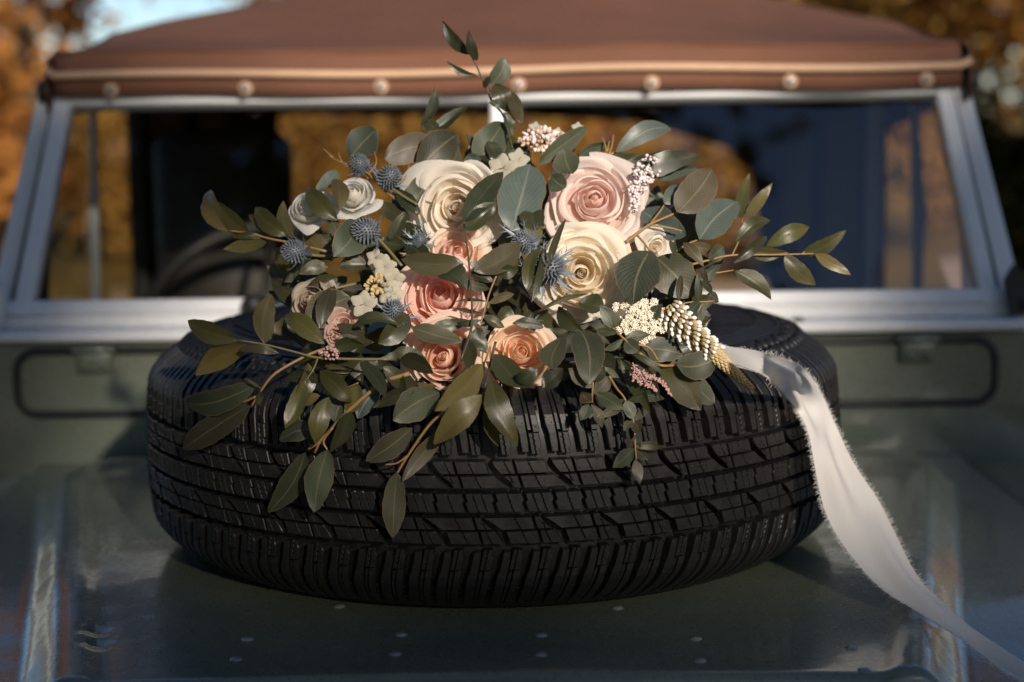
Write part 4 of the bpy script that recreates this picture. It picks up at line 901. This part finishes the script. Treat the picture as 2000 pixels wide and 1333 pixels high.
def rose(px, py, dia, mat, tx, ty, lays, seed, dz=0.0, label=None, name='rose', ruf=1.0):
    rg = random.Random(seed); p = S(px, py, dz); Rr = dia / 2 * px2m(p) / 0.98
    vd = (CAM - p).normalized(); z = (vd + rt * tx + up * ty).normalized(); x = z.orthogonal().normalized()
    c = p - vd * Rr * 0.25
    mb = MB(); mb.lathe([(0.0001, -0.80), (0.13, -0.78), (0.20, -0.70), (0.16, -0.60), (0.05, -0.40)], (0, 0, 0), 10)
    mb.v = [c + (x * v.x + z.cross(x) * v.y + z * v.z) * Rr for v in mb.v]
    mb.tube([c - z * Rr * 0.75, c - z * Rr * 1.3 + Vector((0, 0.02, -0.01)), c + Vector((0, 0.07, -0.06))], 0.0022, 6)
    o = mb.build(name, M['stemgreen'], B, c)
    if label: o['label'] = label
    zc = lays[0][3] - .03; mc = MB(); rows = []
    for i in range(25):                                    # rolled heart: one petal wound round itself
        f = i / 24 * 4.6 * math.pi; rr = .015 + .085 * i / 24
        rows.append([c + (x * math.cos(f) * rr * k + z.cross(x) * math.sin(f) * rr * k + z * zz) * Rr for k, zz in ((1.05, -.5), (1.15, -.1), (1.1, zc - .12), (.9 + .25 * i / 24, zc + .01 * math.sin(f * 2)))])
    mc.grid(rows); mc.build('petal', M[mat], o, c, attr={'ring': [0.0] * len(mc.v), 'along': [k for _ in range(25) for k in (0, .4, .7, .9)]}, uv=[(k, i / 24) for i in range(25) for k in (0, .4, .7, .9)])
    ph = rg.uniform(0, 6)
    for lay in lays:
        ph += rg.uniform(0.5, 1.2); co = c + (x * rg.uniform(-.05, .05) + z.cross(x) * rg.uniform(-.05, .05)) * Rr * (1 - lay[6])
        for k in range(lay[0]): petal(o, co, z, x, Rr, lay, ph + 2 * math.pi * k / lay[0] + rg.uniform(-.3, .3), rg, M[mat], ruf)
    return o
rose(895, 407, 186, 'p_cream', -0.20, 0.10, OPEN, 1, 0.004, 'large ivory rose')
rose(1160, 394, 180, 'p_blush', 0.10, 0.22, ROSE, 2, 0.004, 'large pale blush rose')
rose(1137, 533, 176, 'p_butter', 0.06, 0.05, OPEN, 33, 0.006, 'large buttery cream rose')
rose(862, 578, 162, 'p_peach', -0.06, 0.42, OPEN, 4, 0.004, 'salmon pink rose')
rose(868, 697, 152, 'p_apricot', -0.22, 0.10, ROSE, 5, 0.0, 'apricot pink rose')
rose(1018, 692, 142, 'p_honey', 0.15, 0.25, ROSE, 6, 0.0, 'pale apricot rose')
rose(893, 498, 110, 'p_apricot', 0.15, 0.35, BUD, 7, -0.018, 'apricot rose tucked under the ivory one')
rose(690, 384, 84, 'p_white', -0.35, 0.75, BUD, 8, -0.008, 'small white rose bud')
rose(602, 405, 84, 'p_white', -0.45, 0.75, BUD, 9, -0.008, 'small white rose bud')
rose(612, 592, 104, 'p_faded', -0.7, 0.35, BUD, 10, -0.010, 'faded cream blossom', ruf=2.2)
rose(1282, 482, 70, 'p_cream', 0.5, -0.1, FRILL, 12, -0.012, 'half hidden cream blossom')
rose(672, 630, 66, 'p_pink', 0.1, 0.3, FRILL, 13, 0.006, 'dusty pink frilled blossom', 'frilled_blossom', 2.6)
rose(655, 655, 48, 'p_pink', -0.1, -0.2, FRILL, 14, 0.004, 'dusty pink frilled blossom', 'frilled_blossom', 2.6)
rose(972, 395, 90, 'p_cream', 0.6, 0.1, FRILL, 15, -0.012, 'outer cream petals beside the ivory rose')

def floret(px, py, dia, dz, tx, ty, seed, n=5, mat='floret'):
    rg = random.Random(seed); p = S(px, py, dz); Rr = dia / 2 * px2m(p); vd = (CAM - p).normalized(); z = (vd + rt * tx + up * ty).normalized(); x = z.orthogonal().normalized(); y = z.cross(x)
    mb = MB()
    for k in range(n):
        f0 = 2 * math.pi * k / n + rg.uniform(-.1, .1); rows = []
        for i in range(6):
            s = i / 5; rows.append([])
            for j in range(6):
                a = (j / 5 - .5) * 2; hw_ = 0.80 * math.sin(math.pi * min(1, 0.12 + s * 0.80)) ** 0.8
                rr = 0.06 + 0.94 * s * (1 - 0.10 * a * a); f = f0 + a * hw_ * (0.95 if s < 1 else 0.9)
                rows[-1].append(p + (x * math.cos(f) * rr + y * math.sin(f) * rr + z * (0.10 + 0.18 * math.sin(s * 2.2) - 0.10 * a * a * s + 0.03 * k % 2)) * Rr)
        mb.grid(rows)
    mb.tube([p, p - z * Rr * 0.9, p - z * Rr * 1.8 + Vector((0, 0.02, 0))], [Rr * .12, Rr * .06, Rr * .05], 6)
    return mb.build('white_floret', M[mat], B, p)
for i, a in enumerate([(752, 522, 50, .006, -.1, .1), (770, 545, 46, .008, .2, -.2), (735, 505, 40, 0, -.4, .3), (711, 596, 56, .014, -.1, .15), (772, 575, 38, .004, .3, .3), (983, 331, 60, .006, -.2, .3), (1012, 313, 46, .004, .3, .3), (1128, 252, 26, -.01, 0, .3), (1045, 252, 28, -.012, 0, .4), (1088, 262, 26, -.012, .2, .2)]): floret(*a, 100 + i)
def buds(name, mat, pts, mb=None):
    mb = mb or MB()
    for p, ax, r, L in pts: mb.blob(p, ax, r, 6, 4, L)
    return tag(mb.build(name, M[mat], B, pts[0][0]), kind='stuff')
rg = random.Random(55)
# tiny yellow-green buds by the white florets, dried cluster at the top
def cluster(name, mat, px, py, rx, ry, n, r, dz, depth=0.012, star=False):
    pts = []; c0 = S(px, py, dz - depth); mb = MB()
    for _ in range(n):
        a, q = rg.uniform(0, 6.28), math.sqrt(rg.random()); p = S(px + math.cos(a) * q * rx, py + math.sin(a) * q * ry, dz + depth * (1 - q * q) + rg.uniform(-.003, .003))
        d = (p - c0).normalized() + Vector((rg.uniform(-.5, .5), rg.uniform(-.5, .5), rg.uniform(-.5, .5))); pts.append((p, d, r * rg.uniform(.7, 1.2), r * rg.uniform(1.0, 2.0)))
        if rg.random() < .4: mb.tube([p, (p + c0) / 2, c0], 0.0004, 4, False)
    return buds(name, mat, pts, mb)
cluster('small_buds', 'budtan', 738, 562, 24, 24, 46, .0022, .008)
cluster('small_buds', 'floret', 742, 566, 20, 20, 9, .0036, .012)
cluster('dried_blossom', 'dried', 1062, 276, 48, 26, 120, .0020, -.006)
cluster('dried_blossom', 'lilac', 1062, 276, 46, 24, 40, .0026, -.004)
cluster('dried_blossom', 'astilbe', 645, 690, 20, 12, 40, .0016, .012)
# white lace flower: domed head of tiny florets on rays
mb = MB(); pts = []; c0 = S(1250, 655, -0.02)
for k in range(34):
    a = k * 2.39996; q = math.sqrt((k + .5) / 34); ux, uy = 1248 + math.cos(a) * q * 56, 625 + math.sin(a) * q * 42
    pc = S(ux, uy, 0.014 + 0.016 * (1 - q * q)); mb.tube([c0, (c0 + pc) / 2 + Vector((0, 0, .004)), pc], [.0010, .0006, .0005], 5, False)
    for m_ in range(30):
        a2 = m_ * 2.4; q2 = math.sqrt((m_ + .5) / 30) * 0.0042; off = rt * math.cos(a2) * q2 + up * math.sin(a2) * q2 + (CAM - pc).normalized() * rg.uniform(-.001, .0015); pts.append((pc + off, (CAM - pc).normalized(), rg.uniform(.0006, .0011), rg.uniform(.0005, .0009)))
buds('lace_flower', 'umbel', pts, mb)
# lilac spike
mb = MB(); pts = []; path = [(1238, 415), (1240, 385), (1248, 355), (1268, 322)]
cp = [Vector(q) for q in catmull([S(x, y, .004) for x, y in path], 8)]; mb.tube(cp, .0012, 5)
for k in range(230):
    t = rg.random() ** 0.7; p = cp[int(t * (len(cp) - 1))]; wv = 0.004 + 0.0085 * t ** 1.2
    d = Vector((rg.gauss(0, 1), rg.gauss(0, 1), rg.gauss(0, 1))).normalized(); pts.append((p + d * wv * rg.uniform(.6, 1.15), d, rg.uniform(.0012, .0024), rg.uniform(.0010, .0018)))
buds('lilac_spike', 'lilac', pts, mb)
# pink feathery plume
for path, n in (([(1236, 722), (1262, 735), (1290, 745), (1312, 775)], 150), ([(1240, 735), (1268, 752), (1282, 765)], 80), ([(1238, 712), (1240, 735), (1252, 752)], 60)):
    mb = MB(); pts = []; cp = [Vector(q) for q in catmull([S(x, y, .012) for x, y in path], 10)]; mb.tube(cp, .0007, 5)
    for k in range(n):
        t = rg.random(); p = cp[int(t * (len(cp) - 1))]; d = Vector((rg.gauss(0, 1), rg.gauss(0, 1), rg.gauss(0, 1))).normalized(); pts.append((p + d * rg.uniform(.0008, .0052 * (1.15 - t)), d, rg.uniform(.0006, .0014), rg.uniform(.0008, .0016)))
    buds('pink_plume', 'astilbe', pts, mb)
# long tapering spike: white-tipped buds, then tan scales
path = [(1305, 600), (1330, 632), (1375, 672), (1420, 715), (1466, 757)]
cp = [Vector(q) for q in catmull([S(x, y, .022) for x, y in path], 30)]; m_ = len(cp)
mb = MB(); mb.tube(cp, [.0030 * (1 - i / m_) + .001 for i in range(m_)], 7); tan, tips = [], []
for k in range(400):
    t = k / 399; i = min(m_ - 2, int(t * (m_ - 1))); p = cp[i]; ax = (cp[i + 1] - cp[i]).normalized(); a = ax.orthogonal().normalized(); b_ = ax.cross(a); f = k * 2.39996
    d = a * math.cos(f) + b_ * math.sin(f)
    if t < 0.58:
        if k % 2: continue
        rr = 0.0125 * (1 - t * 0.75); e = p + d * rr + ax * 0.004; dr = (d * 0.8 + ax).normalized(); tan.append((e, dr, .0019, .0042))
        tips.append((e + dr * .0038, dr, .0019, .0027))
    else:
        rr = 0.0130 * (1.22 - t); tan.append((p + d * rr * .7 + ax * .002, (d * .45 + ax).normalized(), .0024 * (1.5 - t), .0052 * (1.45 - t)))
buds('tapering_spike', 'budtan', tan, mb); buds('white_bud_tips', 'budtip', tips)
# thistles
def thistle(px, py, dia, dz, tx, ty, seed, nb=9, blen=1.9, stem=None):
    rg = random.Random(seed); p = S(px, py, dz); Rr = dia / 2 * px2m(p); vd = (CAM - p).normalized(); z = (vd * 0.6 + rt * tx + up * ty).normalized(); x = z.orthogonal().normalized(); y = z.cross(x)
    mb = MB(); mb.blob(p, z, Rr * .72, 12, 8, Rr * .95)
    n = 150
    for k in range(n):
        h = 1 - 1.75 * (k + .5) / n; f = k * 2.39996; s = math.sqrt(max(0, 1 - h * h)); d = (x * math.cos(f) * s + y * math.sin(f) * s + z * h)
        e = p + (x * math.cos(f) * s * .72 + y * math.sin(f) * s * .72 + z * h * .95) * Rr; dd = (d + z * 0.25).normalized()
        mb.tube([e - dd * Rr * .05, e + dd * Rr * .16, e + dd * Rr * .36], [Rr * .075, Rr * .062, Rr * .01], 5, False)
    o = mb.build('thistle', M['thistle'], B, p)
    if stem:
        ms = MB(); ms.tube([Vector(q) for q in catmull([p - z * Rr * .8] + [S(a, b_, dz - .012) for a, b_ in stem], 6)], .0015, 7); ms.build('stem', M['stemgreen'], o, p)
    for k in range(nb):
        f = 2 * math.pi * k / nb + rg.uniform(-.2, .2); L = Rr * blen * rg.uniform(.7, 1.15); d = (x * math.cos(f) + y * math.sin(f) + z * rg.uniform(-.15, .55)).normalized(); sd_ = d.cross(z).normalized(); nn = sd_.cross(d)
        b0 = p - z * Rr * .65 + d * Rr * .35; m2 = MB(); rows = []; W_ = Rr * .17
        for i in range(9):
            s = i / 8; wv = W_ * (1 - s) ** .7 * (0.5 + .9 * math.sin(math.pi * min(1, s * 1.1 + .1))) + .00006
            c = b0 + d * L * s + nn * (L * .22 * s * s); rows.append([c - sd_ * wv, c + nn * wv * .35, c + sd_ * wv])
        m2.grid(rows)
        for i, sg in ((2, 1), (3, -1), (4, 1), (5, -1), (6, 1)):          # side spines
            s = i / 8; c = b0 + d * L * s + nn * (L * .22 * s * s); e = c + (d * .75 + sd_ * sg * .9 + nn * .2) * L * .23; q = d * L * .035
            m2.poly([c - q, c + q, e])
        m2.build('bract', M['bract'], o, b0)
    return o
thistle(759, 347, 46, .010, .35, .55, 1, 8, 1.5, [(790, 385), (815, 400)])
thistle(716, 452, 52, .016, -.75, .35, 2, 9, 1.5, [(760, 490), (785, 520)])
thistle(576, 492, 46, .004, -.8, .1, 3, 10, 1.7, [(620, 500), (660, 500)])
thistle(703, 322, 40, -.006, -.4, .7, 4, 7, 1.5, [(720, 350)])
thistle(770, 608, 44, .014, .1, .35, 5, 9, 2.3, [(775, 640)])
thistle(1022, 474, 44, .020, -.3, .25, 6, 10, 2.6)
thistle(1072, 524, 62, .028, .35, .05, 7, 14, 2.1)
thistle(820, 470, 30, -.012, 0, .3, 8, 10, 2.6)
thistle(1042, 634, 22, .004, .1, -.3, 9, 9, 2.2)
# slim dark blades lying over the cream rose and the thistle
for a in [(1038, 592, 1062, 470, 16, 'D', .036), (1030, 570, 1056, 480, 26, 'R', .034), (1064, 540, 1105, 428, 14, 'D', .04), (1050, 610, 1152, 575, 10, 'D', .034), (1062, 640, 1000, 632, 22, 'D', .016), (1090, 600, 1140, 648, 30, 'D', .004)]: leaf(B, *a)
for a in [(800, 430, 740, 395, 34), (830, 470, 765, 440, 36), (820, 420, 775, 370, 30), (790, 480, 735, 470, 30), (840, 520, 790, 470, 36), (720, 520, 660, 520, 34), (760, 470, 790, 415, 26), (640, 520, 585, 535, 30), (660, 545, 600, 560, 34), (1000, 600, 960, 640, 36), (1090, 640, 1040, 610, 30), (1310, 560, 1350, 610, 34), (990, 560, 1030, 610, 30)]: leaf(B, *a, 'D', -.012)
# --- inner foliage that fills the bouquet
rg = random.Random(91); poly = [(560, 480), (625, 400), (740, 345), (900, 300), (1050, 290), (1180, 320), (1300, 380), (1390, 480), (1370, 620), (1340, 740), (1180, 770), (1000, 760), (820, 780), (640, 740), (560, 640)]
def inside(x, y):
    c = False
    for (x1, y1), (x2, y2) in zip(poly, poly[1:] + poly[:1]):
        if (y1 > y) != (y2 > y) and x < (x2 - x1) * (y - y1) / (y2 - y1) + x1: c = not c
    return c
n = 0
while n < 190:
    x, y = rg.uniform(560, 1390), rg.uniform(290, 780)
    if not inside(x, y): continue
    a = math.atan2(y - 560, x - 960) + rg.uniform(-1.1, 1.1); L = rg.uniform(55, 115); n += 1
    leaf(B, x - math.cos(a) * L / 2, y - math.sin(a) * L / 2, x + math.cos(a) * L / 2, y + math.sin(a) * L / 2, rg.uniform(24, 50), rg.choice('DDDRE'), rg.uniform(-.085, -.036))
mb = MB()                                        # gathered stems inside and behind
for k in range(46):
    a, q = rg.uniform(0, 6.28), rg.uniform(.3, 1); e = S(960 + math.cos(a) * q * 330, 540 + math.sin(a) * q * 190, -.03)
    c = Vector((0.0, -0.02, TZ + TH + 0.04)); mb.tube([e, (e + c) / 2 + Vector((0, 0, .02)), c, Vector((rg.uniform(-.05, .05), 0.16, TZ + TH + 0.012 + rg.uniform(0, .02)))], [.0012, .0018, .002, .002], 6)
mb.build('gathered_stems', M['stemgreen'], B)

# ------------------------------------------------------------------ ribbon
EA = [(1380, 668), (1409, 676), (1484, 687), (1562, 715), (1602, 765), (1632, 830), (1666, 902), (1716, 978), (1746, 1037), (1794, 1128), (1858, 1192), (1928, 1251), (2000, 1294), (2070, 1330), (2130, 1352)]
EB = [(1385, 700), (1425, 708), (1494, 735), (1535, 775), (1564, 813), (1580, 850), (1593, 920), (1612, 1000), (1650, 1069), (1719, 1147), (1805, 1203), (1890, 1257), (1950, 1303), (2020, 1346), (2080, 1385)]
A3, B3 = [], []
yy = [None, None, None, -0.20, -0.262, -0.262, -0.268, -0.275, -0.295, -0.335, -0.375, -0.41, -0.44, -0.47, -0.50]
for i, (a, b_) in enumerate(zip(EA, EB)):
    if i < 3: A3.append(at_z(*a, TZ + TH + 0.008)); B3.append(at_z(*b_, TZ + TH + 0.004 if i < 2 else TZ + TH - 0.004))
    elif i == 3: A3.append(at_z(*a, TZ + TH + 0.010)); B3.append(at(*b_, -0.272))
    else: A3.append(at(*a, yy[i] + (0.028 if i < 6 else 0.01))); B3.append(at(*b_, yy[i] - 0.012))
CA, CB = catmull(A3, 8), catmull(B3, 8); rows = []
NA = 12
for i in range(len(CA)):
    a, b_ = Vector(CA[i]), Vector(CB[i]); s = i / (len(CA) - 1); row = []
    t = Vector(CA[min(i + 1, len(CA) - 1)]) - Vector(CA[max(i - 1, 0)]); nn = (b_ - a).cross(t).normalized()
    if nn.dot(CAM - a) < 0: nn = -nn
    for j in range(NA + 1):
        k = j / NA; row.append(a + (b_ - a) * k + nn * ((0.006 * math.sin(k * 5 + s * 9) + 0.003 * math.sin(k * 9 - s * 23)) * math.sin(math.pi * k)))
    rows.append(row)
rb = empty('ribbon', rows[0][NA // 2]); tag(rb, 'frayed off white chiffon ribbon trailing from the bouquet over the tyre', 'ribbon')
mb = MB(); mb.grid(rows); mb.build('band', M['ribbon'], rb)
mb = MB(); rg = random.Random(8)
for edge, inn in ((0, 1), (NA, NA - 1)):
    for i in range(len(rows) - 1):
        for _ in range(11):
            k = rg.random(); p = rows[i][edge].lerp(rows[i + 1][edge], k); q = rows[i][inn].lerp(rows[i + 1][inn], k)
            o = (p - q).normalized(); t = (rows[i + 1][edge] - rows[i][edge]).normalized(); L = rg.uniform(.0015, .0062)
            d = (o + t * rg.uniform(-1.0, 1.0) + Vector((rg.uniform(-.5, .5), rg.uniform(-.5, .5), rg.uniform(-.5, .5)))).normalized(); d2 = (d + t * rg.uniform(-.9, .9)).normalized()
            r_ = rg.uniform(.00012, .00022); mb.tube([p - o * .0012, p + d * L * .5, p + d * L * .5 + d2 * L * .5], [r_, r_, r_ * .6], 3, False)
tag(mb.build('frayed_threads', M['ribbon'], rb), kind='stuff')
